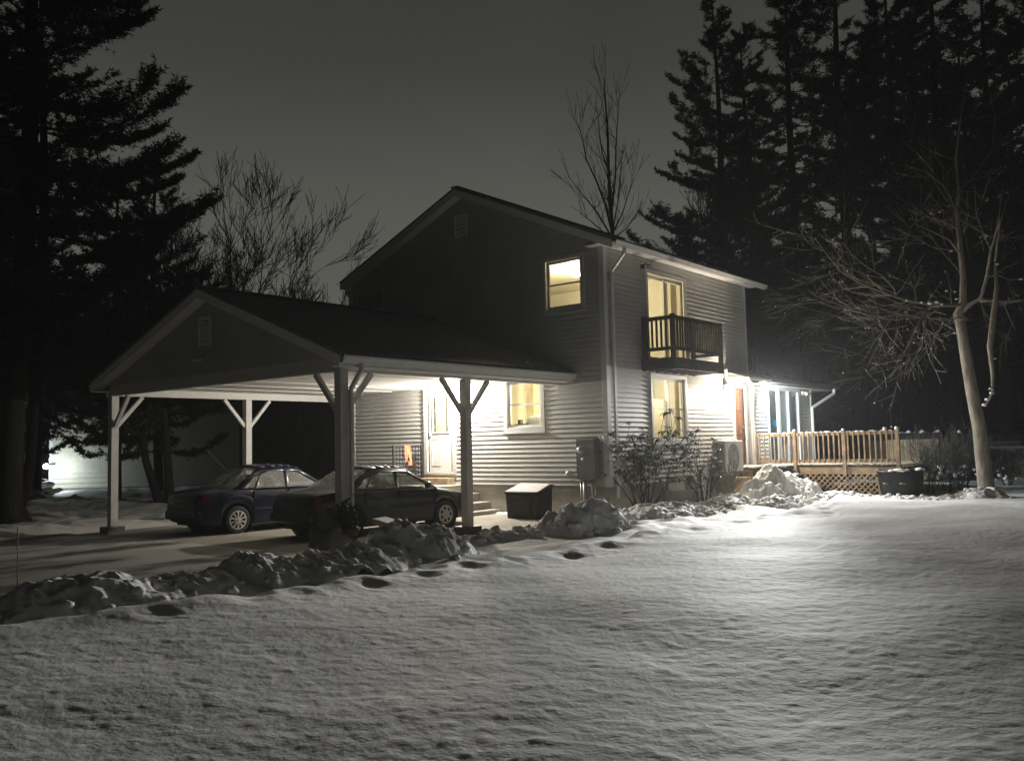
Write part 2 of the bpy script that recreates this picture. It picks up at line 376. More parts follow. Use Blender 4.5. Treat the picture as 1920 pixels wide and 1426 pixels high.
def ground():
    th0 = math.pi/2 + YAW
    fine = np.linspace(-math.radians(40), math.radians(40), 720)
    coarse = np.linspace(math.radians(40), math.radians(320), 90)[1:-1]
    th = th0 + np.concatenate([fine, coarse]); r = [.0]
    q = .9
    while q < 150: r.append(q); q *= 1.0062
    r = np.array(r); R, TH = np.meshgrid(r, th, indexing='ij')
    X = CAMP[0]+R*np.cos(TH); Y = CAMP[1]+R*np.sin(TH)
    Z = height(X.ravel(), Y.ravel()).reshape(X.shape); Z[0] = Z[0].mean()
    nr, na = X.shape; idx = np.arange(nr*na).reshape(nr, na)
    f = np.stack([idx[:-1], idx[1:], np.roll(idx, -1, 1)[1:], np.roll(idx, -1, 1)[:-1]], -1).reshape(-1, 4)
    v = np.stack([X, Y, Z], -1).reshape(-1, 3)
    o = npmesh('ground', v, f, 'snow', smooth=True)
    x, y = v[:, 0], v[:, 1]
    lit = .42*sst(-10.2, -12.0, x)*sst(-34, -24, x)*(1-.0*y) + .25*sst(-24, -34, x)*0
    lit = np.maximum(lit, .40*sst(10, 14, y)*sst(-3, 1, x)*0)
    bedl = .34*np.exp(-((x-.55)/.5)**2)*sst(-2, -1, y)*sst(5.4, 4.6, y)
    lit = np.maximum(lit, bedl)
    a = o.data.attributes.new('litter', 'FLOAT', 'POINT'); a.data.foreach_set('value', lit.astype(np.float32))
    tag(o, 'snow covered lawn and yard', None, None, 'structure')
ground()
def gh(x, y): return float(height(np.array([x], float), np.array([y], float))[0])

def sheet(name, x0, x1, y0, y1, zf, m, nx=60, ny=60, lab=None):
    X, Y = np.meshgrid(np.linspace(x0, x1, nx), np.linspace(y0, y1, ny), indexing='ij')
    Z = zf(X, Y); idx = np.arange(nx*ny).reshape(nx, ny)
    f = np.stack([idx[:-1, :-1], idx[1:, :-1], idx[1:, 1:], idx[:-1, 1:]], -1).reshape(-1, 4)
    o = npmesh(name, np.stack([X, Y, Z], -1).reshape(-1, 3), f, m, smooth=True); tag(o, lab, kind='structure'); return o
slabz = lambda X, Y: -.115 + .115*sst(-2.3, -1.2, Y)*sst(-4.6, -3.0, X) - .055*sst(-7, -9, X)
sheet('carport_slab', -9.75, .42, -6.95, -.02, slabz, 'slab', 96, 60, 'tan concrete floor of the carport')
sheet('driveway', -10.4, .75, -34, -6.951, lambda X, Y: -.115-.055*sst(-7, -9, X)+.02*fbm(X*.8, Y*.5, 3)*sst(-6.96, -7.6, Y)+.035*np.maximum(0, fbm(X*2.2, Y*.8+3, 4))*sst(-7, -7.8, Y)-.03*sst(-.1, .75, X), 'drive', 160, 260, 'dark driveway with patches of packed snow')

# ------------------------------------------------------------------ house
def siding(mb, F, z0, z1, lim, openings, p=.108, lap=.024):
    """horizontal lap siding as real courses; lim(z)->(u0,u1); openings (u0,u1,z0,z1)"""
    zs = set(); k = 0
    while z0+k*p < z1: zs.add(round(z0+k*p, 5)); k += 1
    zs.add(z1)
    for o in openings:
        for z in o[2:]:
            if z0 < z < z1: zs.add(round(z, 5))
    zs = sorted(zs)
    for a, b in zip(zs[:-1], zs[1:]):
        if b-a < 1e-4: continue
        fr = lambda z, a=a: lap*(1-min(1, max(0, (z-z0-math.floor((a-z0)/p+1e-4)*p)/p)))
        l0, l1 = lim(a), lim(b)
        cuts = sorted([o for o in openings if o[2] < (a+b)/2 < o[3]])
        us = [(l0[0], l1[0])]
        for o in cuts: us += [(o[0], o[0]), (o[1], o[1])]
        us.append((l0[1], l1[1]))
        for i in range(0, len(us), 2):
            (ua, ub), (va, vb) = us[i], us[i+1]
            if va-ua < .005 and vb-ub < .005: continue
            mb.quad(F(ua, fr(a), a), F(va, fr(a), a), F(vb, fr(b), b), F(ub, fr(b), b))
            mb.quad(F(ua, 0, a), F(va, 0, a), F(va, fr(a), a), F(ua, fr(a), a))

def window(parent, F, u0, u1, z0, z1, tw=.09, bars=1, split=1, sw=.045, trimmat='trim', sill=True):
    """outer trim rectangle; returns opening rectangle"""
    m = MB()
    m.fbox(F, u0, u0+tw, 0, .035, z0, z1); m.fbox(F, u1-tw, u1, 0, .035, z0, z1)
    m.fbox(F, u0+tw, u1-tw, 0, .035, z1-tw, z1); m.fbox(F, u0+tw, u1-tw, 0, .035, z0, z0+tw)
    # jamb returns
    a, b, c, d = u0+tw, u1-tw, z0+tw, z1-tw
    m.fbox(F, a, a+.015, -.10, 0, c, d); m.fbox(F, b-.015, b, -.10, 0, c, d)
    m.fbox(F, a+.015, b-.015, -.10, 0, d-.015, d); m.fbox(F, a+.015, b-.015, -.10, 0, c, c+.015)
    w = m.build('window', trimmat, parent, bevel=.004)
    a += .015; b -= .015; c += .015; d -= .015
    wd = (b-a)/split
    for k in range(split):
        p, q = a+k*wd, a+(k+1)*wd; g = MB()
        g.fbox(F, p, p+sw, -.075, -.03, c, d); g.fbox(F, q-sw, q, -.075, -.03, c, d)
        g.fbox(F, p+sw, q-sw, -.075, -.03, d-sw, d); g.fbox(F, p+sw, q-sw, -.075, -.03, c, c+sw)
        for j in range(bars):
            zz = c+(d-c)*(j+1)/(bars+1); g.fbox(F, p+sw, q-sw, -.07, -.035, zz-.018, zz+.018)
        g.build('sash', trimmat if split < 3 else 'trim', w)
        MB().quad(F(p+sw, -.05, c+sw), F(q-sw, -.05, c+sw), F(q-sw, -.05, d-sw), F(p+sw, -.05, d-sw)).build('pane', 'pane', w)
    if sill: MB().fbox(F, u0-.03, u1+.03, 0.002, .06, z0-.035, z0-.003).build('sill', trimmat, w, bevel=.004)
    return w, (u0+tw, u1-tw, z0+tw, z1-tw)

def house():
    H = empty('house', (0, 0, 0), label='two storey grey lap sided house with lit yellow windows and a small balcony', cat='house')
    WL, D, HF, RX, RZ = -8.42, 7.28, .668, -4.15, 7.92
    SLR, SLL = .446, .405
    top = lambda x: RZ-SLR*(x-RX) if x > RX else RZ-SLL*(RX-x)
    def lim(z):
        if z <= 5.98: return (WL, 0)
        return (max(WL, RX-(RZ-.06-z)/SLL), min(0, RX+(RZ-.06-z)/SLR))
    ops = []
    w, o = window(H, FG, -1.662, -.500, 4.60, 5.892); ops.append(o)
    w, o = window(H, FG, -2.93, -1.70, 1.90, 3.20, tw=.11); ops.append(o)
    w, o = window(H, FG, -8.20, -7.06, 4.85, 5.96); ops.append(o)
    dop = (-5.50, -4.62, .97, 3.06); ops.append(dop)
    s = MB(); siding(s, FG, HF, RZ-.02, lim, ops)
    ropA = (1.86, 3.66, 3.50, 5.60); rops = [(1.84+.09, 3.62-.09, 1.56+.09, 3.22-.09), ropA]
    dop2 = (6.30, 6.98, .93, 3.02); rops.append(dop2)
    siding(s, FR, HF, 5.98, lambda z: (0, D), rops)
    wall = s.build('wall', 'siding', H, recalc=False)
    # the far walls close the shell
    b = MB(); b.quad((WL, 0, 0), (WL, D, 0), (WL, D, 6.2), (WL, 0, 6.2)); b.add([(WL, D, 0), (0, D, 0), (0, D, 6.0), (RX, D, RZ-.05), (WL, D, 6.2)], [(0, 1, 2, 3, 4)])
    b.build('wall', 'siding', H)
    f = MB(); f.fbox(FG, WL, -.03, -.3, -.025, -.4, HF); f.fbox(FR, .03, D, -.3, -.025, -.4, HF); f.build('foundation', 'concrete', H)
    c = MB(); c.box(-.115, .028, -.028, .0, HF-.02, 5.96); c.box(.0, .028, .0, .115, HF-.02, 5.96); c.build('corner_board', 'trim', H)
    MB().box(.0, .026, D-.10, D, HF, 5.96).build('corner_board', 'trim', H); MB().fbox(FG, WL-.02, WL+.09, 0.0, .028, HF, 6.15).build('corner_board', 'trim', H)
    # roof
    r = MB()
    def slab(mb, xa, za, xb, zb, y0, y1, t): mb.hexa([(xa, y0, za-t), (xb, y0, zb-t), (xb, y1, zb-t), (xa, y1, za-t), (xa, y0, za), (xb, y0, zb), (xb, y1, zb), (xa, y1, za)])
    zr = top(.45)+.14; zl = top(-8.58)+.14
    slab(r, RX, RZ+.14, .46, zr, -.31, D+.3, .05); slab(r, RX, RZ+.14, -8.60, zl, -.31, D+.3, .05)
    r.bar((RX, -.315, RZ+.148), (RX, D+.3, RZ+.148), .22, .03)
    roof = r.build('roof', 'shingle', H)
    q = MB()
    for xb, zb in ((.44, zr), (-8.58, zl)):
        q.hexa([(RX, -.30, RZ-.085), (xb, -.30, zb-.225), (xb, -.275, zb-.225), (RX, -.275, RZ-.085), (RX, -.30, RZ+.088), (xb, -.30, zb-.052), (xb, -.275, zb-.052), (RX, -.275, RZ+.088)])
        q.hexa([(RX, -.274, RZ-.06), (xb, -.274, zb-.20), (xb, 0, zb-.20), (RX, 0, RZ-.06), (RX, -.274, RZ-.045), (xb, -.274, zb-.185), (xb, 0, zb-.185), (RX, 0, RZ-.045)])
    q.build('rake_board', 'soffit', H)
    q = MB(); q.box(.03, .42, -.27, D+.28, 5.935, 5.95); q.box(-.30, .03, -.285, -.03, 5.935, 5.95); q.box(.0, .42, -.295, -.275, 5.94, 6.05)
    q.box(.42, .445, -.30, D+.3, 5.93, zr-.052); q.build('soffit', 'soffit', H)
    def gutter(mb, x, z, y0, y1, s=1):
        pr = [(0, -.11), (.075, -.11), (.10, -.06), (.125, -.02), (.125, 0), (.112, 0), (.112, -.018), (.09, -.055), (.07, -.098), (0, -.098)]
        n = len(pr); o = [(x+s*a, y0, z+b) for a, b in pr]+[(x+s*a, y1, z+b) for a, b in pr]
        mb.add(o, [(i, (i+1) % n, n+(i+1) % n, n+i) for i in range(n)]+[tuple(range(n)), tuple(range(n, 2*n))])
    g = MB(); gutter(g, .447, zr-.055, -.31, D+.31); gu = g.build('gutter', 'gutter', H)
    d = MB()
    def spout(mb, pts, w=.075, h=.055):
        for a, b in zip(pts[:-1], pts[1:]): mb.bar(a, b, w, h, (1, 0, 0))
    spout(d, [(.50, .10, zr-.165), (.50, .10, zr-.27), (.085, .20, zr-.62), (.085, .20, .40)]); d.build('downspout', 'gutter', H)
    # gable vent
    v = MB(); v.fbox(FG, -4.43, -4.37, .002, .03, 6.85, 7.42); v.fbox(FG, -4.06, -4.00, .002, .03, 6.85, 7.42); v.fbox(FG, -4.37, -4.06, .002, .03, 7.36, 7.42); v.fbox(FG, -4.37, -4.06, .002, .03, 6.85, 6.91)
    for k in range(7): v.fbox(FG, -4.37, -4.06, .001, .016, 6.925+k*.062, 6.96+k*.062)
    v.build('gable_vent', 'soffit', H)
    # storm door by the carport
    dm = MB(); dm.fbox(FG, -5.62, -5.50, 0, .045, .90, 3.16); dm.fbox(FG, -4.62, -4.50, 0, .045, .90, 3.16); dm.fbox(FG, -5.50, -4.62, 0, .045, 3.06, 3.16)
    dm.fbox(FG, -5.50, -4.62, -.12, .05, .90, .965)
    door = dm.build('door', 'trim', H, bevel=.004)
    dd = MB(); dd.poly(lambda u, z: FG(u, -.03, z), [(-5.49, .975), (-4.63, .975), (-4.63, 3.05), (-5.49, 3.05)], [[(-5.32, 1.98), (-4.80, 1.98), (-4.80, 2.86), (-5.32, 2.86)]])
    for (a, b_, c_, e_) in ((-5.36, -5.32, 1.94, 2.90), (-4.80, -4.76, 1.94, 2.90)): dd.fbox(FG, a, b_, -.029, -.012, c_, e_)
    dd.fbox(FG, -5.32, -4.80, -.029, -.012, 1.94, 1.98); dd.fbox(FG, -5.32, -4.80, -.029, -.012, 2.86, 2.90)
    for (a, b_, c_, e_) in ((-5.40, -5.09, 1.12, 1.13), (-5.40, -5.39, 1.13, 1.80), (-5.10, -5.09, 1.13, 1.80), (-5.40, -5.09, 1.80, 1.81)): dd.fbox(FG, a, b_, -.029, -.022, c_, e_)
    dd.build('door_leaf', 'door_white', door)
    MB().fbox(FG, -5.30, -4.98, -.10, -.085, 1.99, 2.85).build('window_shade', 'shade', door)
    MB().quad(FG(-5.32, -.04, 1.98), FG(-4.80, -.04, 1.98), FG(-4.80, -.04, 2.86), FG(-5.32, -.04, 2.86)).build('pane', 'pane', door)
    MB().fbox(FG, -5.45, -5.41, -.03, .03, 1.86, 2.0).build('handle', 'galv', door)
    MB().box(-5.5, -4.62, .13, .15, .97, 3.06).build('inner_door', 'door_white', door)
    # kitchen, upper room, corner room
    def room(x0, x1, y0, y1, z0, z1, m='room_wall', side=False):
        b = MB(); b.quad((x0, y0, z0), (x1, y0, z0), (x1, y1, z0), (x0, y1, z0)); b.quad((x0, y0, z1), (x1, y0, z1), (x1, y1, z1), (x0, y1, z1))
        b.quad((x0, y1, z0), (x1, y1, z0), (x1, y1, z1), (x0, y1, z1)); b.quad((x0, y0, z0), (x0, y1, z0), (x0, y1, z1), (x0, y0, z1));
        if side: b.quad((x1, y0, z0), (x1, y1, z0), (x1, y1, z1), (x1, y0, z1))
        return b.build('room', m, H)
    u = room(-5.2, -.05, .06, 4.1, 3.46, 5.90)
    MB().box(-4.55, -3.75, 3.7, 4.05, 3.46, 5.42).build('dresser', 'room_wood', u); MB().box(-2.6, -2.0, 4.06, 4.09, 4.5, 5.0).build('picture', 'wood_dark', u)
    MB().lathe([(.001, -.12), (.11, -.09), (.14, 0), (.1, .02)], 16, (-1.7, 1.4, 5.80)).build('ceiling_lamp', 'bulb_warm', u, True)
    kt = room(-4.4, -1.35, .06, 2.6, .95, 3.32, side=True)
    k = MB(); k.box(-3.44, -3.20, 1.5, 1.66, .95, 3.3); k.build('cupboard', 'room_wood', kt)
    k = MB(); k.ico((-2.2, .36, 2.12), .25, 2, .12, 1.4, (1.35, .6, .7)); k.build('lamp_shade', 'white_cloth', kt, True)
    k = MB(); k.box(-2.85, -1.5, .12, .14, 1.9, 2.0); k.box(-3.0, -3.0+.5, 2.56, 2.59, 2.1, 2.9); k.box(-2.75, -2.42, .15, .35, 2.02, 2.10); k.box(-2.68, -2.60, .2, .3, 2.10, 2.2); k.build('counter_clutter', 'wood_dark', kt)
    cr = room(-1.30, -.05, .06, 4.3, .95, 3.33); 
    cr2 = MB(); cr2.box(-1.28, -1.05, 2.9, 4.2, .95, 2.55); cr2.build('bookcase', 'room_wood', cr)
    # long wall: double window with curtains, balcony door, wooden door
    w, o = window(H, FR, 1.84, 3.62, 1.56, 3.22, tw=.09, split=2, sw=.05)
    cu = MB()
    for (a, b_) in ((2.78, 3.02), (3.30, 3.52), (2.0, 2.10)):
        n = 14
        pts = [(a+(b_-a)*i/n, -.16+.022*math.sin(i*2.1)) for i in range(n+1)]
        for (p, q) in zip(pts[:-1], pts[1:]): cu.quad(FR(p[0], p[1], 1.66), FR(q[0], q[1], 1.66), FR(q[0], q[1], 3.12), FR(p[0], p[1], 3.12))
    cu.quad(FR(1.95, -.13, 1.66), FR(2.68, -.13, 1.66), FR(2.68, -.13, 2.62), FR(1.95, -.13, 2.62))
    cu.build('curtain', 'curtain', w)
    m = MB(); a, b_, c_, e_ = ropA
    m.fbox(FR, a-.10, a, 0, .035, c_-.05, e_+.10); m.fbox(FR, b_, b_+.10, 0, .035, c_-.05, e_+.10); m.fbox(FR, a, b_, 0, .035, e_, e_+.10)
    gd = m.build('balcony_door', 'trim', H, bevel=.004)
    mid = (a+b_)/2
    for (p, q, oo) in ((a, mid+.05, -.07), (mid-.05, b_, -.03)):
        g = MB(); g.fbox(FR, p, p+.07, oo-.03, oo, c_, e_); g.fbox(FR, q-.07, q, oo-.03, oo, c_, e_); g.fbox(FR, p+.07, q-.07, oo-.03, oo, e_-.08, e_); g.fbox(FR, p+.07, q-.07, oo-.03, oo, c_, c_+.12)
        g.build('sash', 'trim', gd); MB().quad(FR(p+.07, oo-.015, c_+.12), FR(q-.07, oo-.015, c_+.12), FR(q-.07, oo-.015, e_-.08), FR(p+.07, oo-.015, e_-.08)).build('pane', 'pane', gd)
    cu = MB()
    for (p0, p1) in ((2.98, 3.16), (3.36, 3.62)):
        pts = [(p0+(p1-p0)*i/12, -.2+.025*math.sin(i*2.2)) for i in range(13)]
        for (p, q) in zip(pts[:-1], pts[1:]): cu.quad(FR(p[0], p[1], 3.5), FR(q[0], q[1], 3.5), FR(q[0], q[1], 5.55), FR(p[0], p[1], 5.55))
    cu.build('curtain', 'curtain', gd)
    m = MB(); a, b_, c_, e_ = dop2
    m.fbox(FR, a-.12, a, 0, .045, c_-.05, e_+.12); m.fbox(FR, b_, b_+.12, 0, .045, c_-.05, e_+.12); m.fbox(FR, a, b_, 0, .045, e_, e_+.12)
    wd = m.build('door', 'trim', H, bevel=.004)
    g = MB(); g.fbox(FR, a, b_, -.10, -.05, c_, e_)
    for zz in (1.15, 1.75, 2.4):
        g.fbox(FR, a+.10, a+.30, -.05, -.035, zz, zz+.42); g.fbox(FR, b_-.30, b_-.10, -.05, -.035, zz, zz+.42)
    g.build('door_leaf', 'door_wood', wd); MB().ico(FR(b_-.08, -.02, 1.95), .03, 2, 0).build('handle', 'chrome', wd, True)
    # balcony
    B0, B1, BX, ZF = 1.50, 3.93, .82, 3.38
    b = MB(); b.box(.03, BX, B0, B1, ZF+.02, ZF+.06)
    for y in np.arange(B0+.2, B1-.1, .4): b.box(.03, BX-.05, y, y+.04, ZF-.14, ZF+.018)
    bal = b.build('balcony', 'wood_dark', H)
    b = MB(); b.box(.03, BX+.03, B0-.04, B0, ZF-.13, ZF+.13); b.box(.03, BX+.03, B1, B1+.04, ZF-.13, ZF+.13); b.box(BX, BX+.04, B0, B1, ZF-.13, ZF+.13); b.build('rim_board', 'wood_dark', bal)
    for (x, y) in ((BX-.02, B0-.02), (BX-.02, B1-.06), (.06, B0-.02), (.06, B1-.06)): MB().box(x-.02, x+.075, y, y+.09, ZF-.15, ZF+1.12).build('newel_post', 'wood_dark', bal)
    b = MB(); b.box(.10, BX, B0, B0+.05, ZF+1.0, ZF+1.09); b.box(.10, BX, B1-.05, B1, ZF+1.0, ZF+1.09); b.box(BX, BX+.05, B0+.07, B1-.06, ZF+1.0, ZF+1.09)
    b.box(.10, BX, B0, B0+.05, ZF+.30, ZF+.38); b.box(.10, BX, B1-.05, B1, ZF+.30, ZF+.38); b.box(BX, BX+.05, B0+.07, B1-.06, ZF+.30, ZF+.38); b.build('handrail', 'wood_dark', bal)
    for k in range(5): MB().box(.16+k*.12, .20+k*.12, B0-.005, B0+.035, ZF+.385, ZF+.995).build('baluster', 'wood_dark', bal)
    for k in range(19): MB().box(BX+.052, BX+.09, B0+.12+k*.119, B0+.158+k*.119, ZF+.29, ZF+1.02).build('baluster', 'wood_dark', bal)
    b = MB(); b.ico((.45, B0+.35, ZF+.07), .25, 2, .2, 1.5, (1.2, 1, .4)); b.ico((.55, 2.3, ZF+.07), .3, 2, .2, 1.5, (.8, 1.5, .3)); b.ico((.6, 3.55, ZF+.07), .25, 2, .2, 1.5, (.6, 1.4, .4)); b.build('snow', 'snow_clod', bal, True)
    # small canopy over the wooden door
    b = MB(); b.hexa([(.03, 5.78, 3.30), (.72, 5.78, 3.16), (.72, 7.26, 3.16), (.03, 7.26, 3.30), (.03, 5.78, 3.44), (.72, 5.78, 3.24), (.72, 7.26, 3.24), (.03, 7.26, 3.44)]); b.build('door_canopy', 'soffit', H)
    b = MB(); b.box(.03, .10, 5.70, 5.775, 3.12, 3.50); b.bar((.05, 5.735, 3.05), (.62, 5.735, 3.18), .05, .05); b.build('canopy_bracket', 'trim', H)
    # basement window and vent pipe
    b = MB(); b.fbox(FR, 2.55, 3.35, -.02, .01, .30, .62); b.build('basement_window', 'trim', H)
    MB().lathe([(.16, 0), (.16, .42), (.20, .42), (.20, .55), (.001, .6)], 16, (-8.75, .35, 5.55)).build('vent_pipe', 'galv', H, True)
    # snow left along the edge of the roof
    b = MB(); rr = random.Random(8)
    for k in range(26):
        y = rr.uniform(1.2, 5.4); x = .36-rr.random()**2*.5; b.ico((x, y, top(x)+.15), rr.uniform(.05, .12), 1, .25, 1.5, (.9, 2.2, .35), k)
    b.build('roof_snow', 'snow_clod', H, True)
house()

def sunroom():
    S_ = empty('sunroom', (0, 9.7, 0), label='single storey sunroom with tall glass panes beyond the brown door', cat='sunroom')
    S_.matrix_world = Matrix.Identity(4)
    X = .10; F = lambda u, o, z: (X+o, u, z)
    s = MB(); siding(s, F, .75, 3.22, lambda z: (7.30, 8.30), []); s.build('wall', 'siding', S_, recalc=False); s = MB(); siding(s, F, .75, 3.22, lambda z: (10.72, 11.75), []); s.build('wall', 'siding', S_, recalc=False)
    b = MB(); b.quad((X, 11.75, 0), (-5, 11.75, 0), (-5, 11.75, 3.6), (X, 11.75, 3.22)); b.quad((-4.9, 7.3, 0), (-4.9, 11.75, 0), (-4.9, 11.75, 3.4), (-4.9, 7.3, 3.4)); b.quad((-4.9, 7.3, .8), (X, 7.3, .8), (X, 11.75, .8), (-4.9, 11.75, .8)); b.quad((-4.9, 7.31, .8), (X-.02, 7.31, .8), (X-.02, 7.31, 3.4), (-4.9, 7.31, 3.4)); b.build('wall', 'siding', S_)
    t = MB()
    for (a, w) in ((8.30, .10), (9.06, .14), (9.83, .06), (10.62, .13)): t.fbox(F, a, a+w, -.05, .03, .95, 3.03)
    t.fbox(F, 8.30, 10.75, -.05, .032, 3.03, 3.22); t.fbox(F, 8.30, 10.75, -.05, .032, .75, .95); t.fbox(F, 7.28, 7.40, 0, .03, .75, 3.22); t.fbox(F, 11.66, 11.76, 0, .03, .75, 3.22)
    fr = t.build('window_frame', 'trim', S_, bevel=.005)
    for (a, c) in ((8.40, 9.06), (9.20, 9.83), (9.89, 10.62)): MB().quad(F(a, -.02, .95), F(c, -.02, .95), F(c, -.02, 3.03), F(a, -.02, 3.03)).build('pane', 'pane', fr)
    b = MB(); b.box(-.45, -.25, 9.22, 9.55, .81, 2.2); b.box(-.55, -.35, 10.0, 10.4, 1.95, 2.2); b.build('blue_hanging', 'blue_cloth', S_, bevel=.04)
    z0, x0 = 3.34, .46
    b = MB(); sl = .20
    b.hexa([(x0, 7.30, z0-.05), (x0, 13.1, z0-.05), (-5.2, 13.1, z0-.05+sl*5.6), (-5.2, 7.30, z0-.05+sl*5.6), (x0, 7.30, z0), (x0, 13.1, z0), (-5.2, 13.1, z0+sl*5.6), (-5.2, 7.30, z0+sl*5.6)]); b.build('roof', 'shingle', S_)
    b = MB(); b.box(x0-.02, x0+.02, 7.02, 13.1, z0-.20, z0-.055); b.box(x0+.02, x0+.11, 7.0, 13.12, z0-.15, z0-.05); b.box(-.4, x0-.02, 13.06, 13.10, z0-.20, z0-.052); b.build('gutter', 'grey_metal', S_)
    b = MB(); b.box(X+.03, x0-.02, 7.02, 13.06, z0-.20, z0-.185); b.box(-2, X+.03, 11.78, 13.06, z0-.20, z0-.185); b.build('soffit', 'soffit', S_)
    b = MB()
    pts = [(x0+.06, 12.72, z0-.16), (x0+.06, 12.70, z0-.30), (X+.08, 11.60, z0-.78), (X+.08, 11.60, .85)]
    b.tube(pts[:2], .05, 8); b.tube(pts[1:3], .05, 8); b.tube(pts[2:], .05, 8); b.build('downspout', 'gutter', S_, False)
    t = MB(); t.box(X-.1, X+.02, 7.3, 11.7, -.3, .75); t.build('skirting', 'wood_deck', S_)
sunroom()

def carport():
    C_ = empty('carport', (-5.2, -6.4, 0), label='open carport with white posts and knee braces under a dark gabled roof', cat='carport')
    C_.location = (0, 0, 0)
    XL, XR, YF, HB = -9.258, -1.228, -6.372, 2.93
    RX, RZ, Y0 = -5.2, 4.88, -6.72; XA, ZA, XB, ZB = -9.72, 3.27, -.86, 3.22
    r = MB()
    for xb, zb in ((XA, ZA), (XB, ZB)):
        r.hexa([(RX, Y0, RZ-.05), (xb, Y0, zb-.05), (xb, -.005, zb-.05), (RX, -.005, RZ-.05), (RX, Y0, RZ), (xb, Y0, zb), (xb, -.005, zb), (RX, -.005, RZ)])
    r.bar((RX, Y0, RZ+.008), (RX, -.01, RZ+.008), .22, .03); r.build('roof', 'shingle', C_)
    q = MB()
    for xb, zb in ((XA+.02, ZA), (XB-.02, ZB)):
        q.hexa([(RX, Y0+.01, RZ-.23), (xb, Y0+.01, zb-.225), (xb, Y0+.035, zb-.225), (RX, Y0+.035, RZ-.23), (RX, Y0+.01, RZ-.052), (xb, Y0+.01, zb-.052), (xb, Y0+.035, zb-.052), (RX, Y0+.035, RZ-.052)])
        q.hexa([(RX, Y0+.036, RZ-.20), (xb, Y0+.036, zb-.19), (xb, YF-.05, zb-.19), (RX, YF-.05, RZ-.20), (RX, Y0+.036, RZ-.185), (xb, Y0+.036, zb-.175), (xb, YF-.05, zb-.175), (RX, YF-.05, RZ-.185)])
    q.box(XL-.40, XL-.1, Y0+.04, YF-.02, ZA-.24, ZA-.225); q.box(XR+.1, XR+.33, Y0+.04, YF-.02, ZB-.235, ZB-.22); q.build('rake_board', 'soffit', C_)
    s = MB(); F = lambda u, o, z: (u, YF-.055-o, z)
    sl = (RZ-ZA)/(RX-XA); sr = (RZ-ZB)/(XB-RX)
    siding(s, F, 3.17, RZ-.24, lambda z: (max(XL-.1, RX-(RZ-.21-z)/sl), min(XR+.1, RX+(RZ-.21-z)/sr)), []); s.build('gable_wall', 'siding', C_, recalc=False)
    v = MB(); a, b_, c_, e_ = -5.58, -5.13, 3.74, 4.32
    v.fbox(F, a, a+.07, .003, .035, c_, e_); v.fbox(F, b_-.07, b_, .003, .035, c_, e_); v.fbox(F, a+.07, b_-.07, .003, .035, e_-.07, e_); v.fbox(F, a+.07, b_-.07, .003, .035, c_, c_+.07)
    for k in range(7): v.fbox(F, a+.07, b_-.07, .002, .02, c_+.09+k*.058, c_+.125+k*.058)
    v.build('gable_vent', 'soffit', C_)
    v = MB(); v.lathe([(.001, 0), (.05, 0), (.05, .03), (.02, .05)], 12, (-5.42, YF-.10, 3.44)); v.bar((-5.42, YF-.12, 3.45), (-5.30, YF-.22, 3.44), .06, .06); v.bar((-5.42, YF-.12, 3.45), (-5.54, YF-.22, 3.44), .06, .06); v.build('gable_floodlight', 'plastic_white', C_)
    ce = MB(); ce.box(XL+.06, XR-.06, YF+.06, -.03, 3.10, 3.115); ce.build('ceiling', 'soffit', C_)
    sm = MB()
    for x in np.arange(XL+1.2, XR-.5, 1.22): sm.box(x, x+.03, YF+.06, -.03, 3.088, 3.0985)
    sm.build('ceiling_batten', 'soffit', C_)
    for (x0, x1, y0, y1) in ((XR-.06, XR+.06, YF+.061, -.02), (XL-.06, XL+.06, YF+.061, -.02)): MB().box(x0, x1, y0, y1, HB, 3.17).build('beam', 'post', C_, bevel=.004)
    MB().box(XL-.06, XR+.06, YF-.06, YF+.06, HB, 3.17).build('beam', 'post', C_, bevel=.004)
    MB().box(XL-.40, XL-.07, YF-.02, -.02, ZA-.215, ZA-.20).build('soffit', 'soffit', C_); MB().box(XR+.062, XB-.02, YF-.02, -.02, ZB-.24, ZB-.225).build('soffit', 'soffit', C_)
    for x, z, s_ in ((XB-.02, ZB-.06, 1), (XA+.02, ZA-.06, -1)):
        pr = [(0, -.13), (.075, -.13), (.10, -.07), (.125, -.03), (.125, 0), (.112, 0), (.112, -.028), (.09, -.065), (.07, -.118), (0, -.118)]; n = len(pr)
        g = MB(); g.add([(x+s_*a, Y0+.03, z+b) for a, b in pr]+[(x+s_*a, -.03, z+b) for a, b in pr], [(i, (i+1) % n, n+(i+1) % n, n+i) for i in range(n)]+[tuple(range(n)), tuple(range(n, 2*n))]); g.box(*sorted((x-s_*.025, x-s_*.002)), Y0+.04, -.03, z-.17, z+.005); g.build('gutter', 'gutter', C_)
    def post(x, y, braces, base=True, zb=-.13):
        p = MB(); w = .085
        p.box(x-w, x+w, y-w, y+w, zb, HB-.002); o = p.build('post', 'post', C_, bevel=.006)
        for (dx, dy) in braces:
            MB().bar((x+dx*(w-.02), y+dy*(w-.02), 2.22), (x+dx*.68, y+dy*.68, HB-.01), .085, .085).build('brace', 'post', C_, bevel=.004)
        if base: MB().box(x-.2, x+.2, y-.2, y+.2, zb-.15, zb+.17).build('post_base', 'black_metal' if x > -5 else 'concrete', C_, bevel=.01)
    post(XR, YF, ((-1, 0), (0, 1))); post(XR, -3.236, ((0, -1), (0, 1))); post(XL, YF, ((1, 0), (0, 1)), zb=-.20); post(XL, -2.85, ((0, -1), (0, 1)), zb=-.2)
    d = MB()
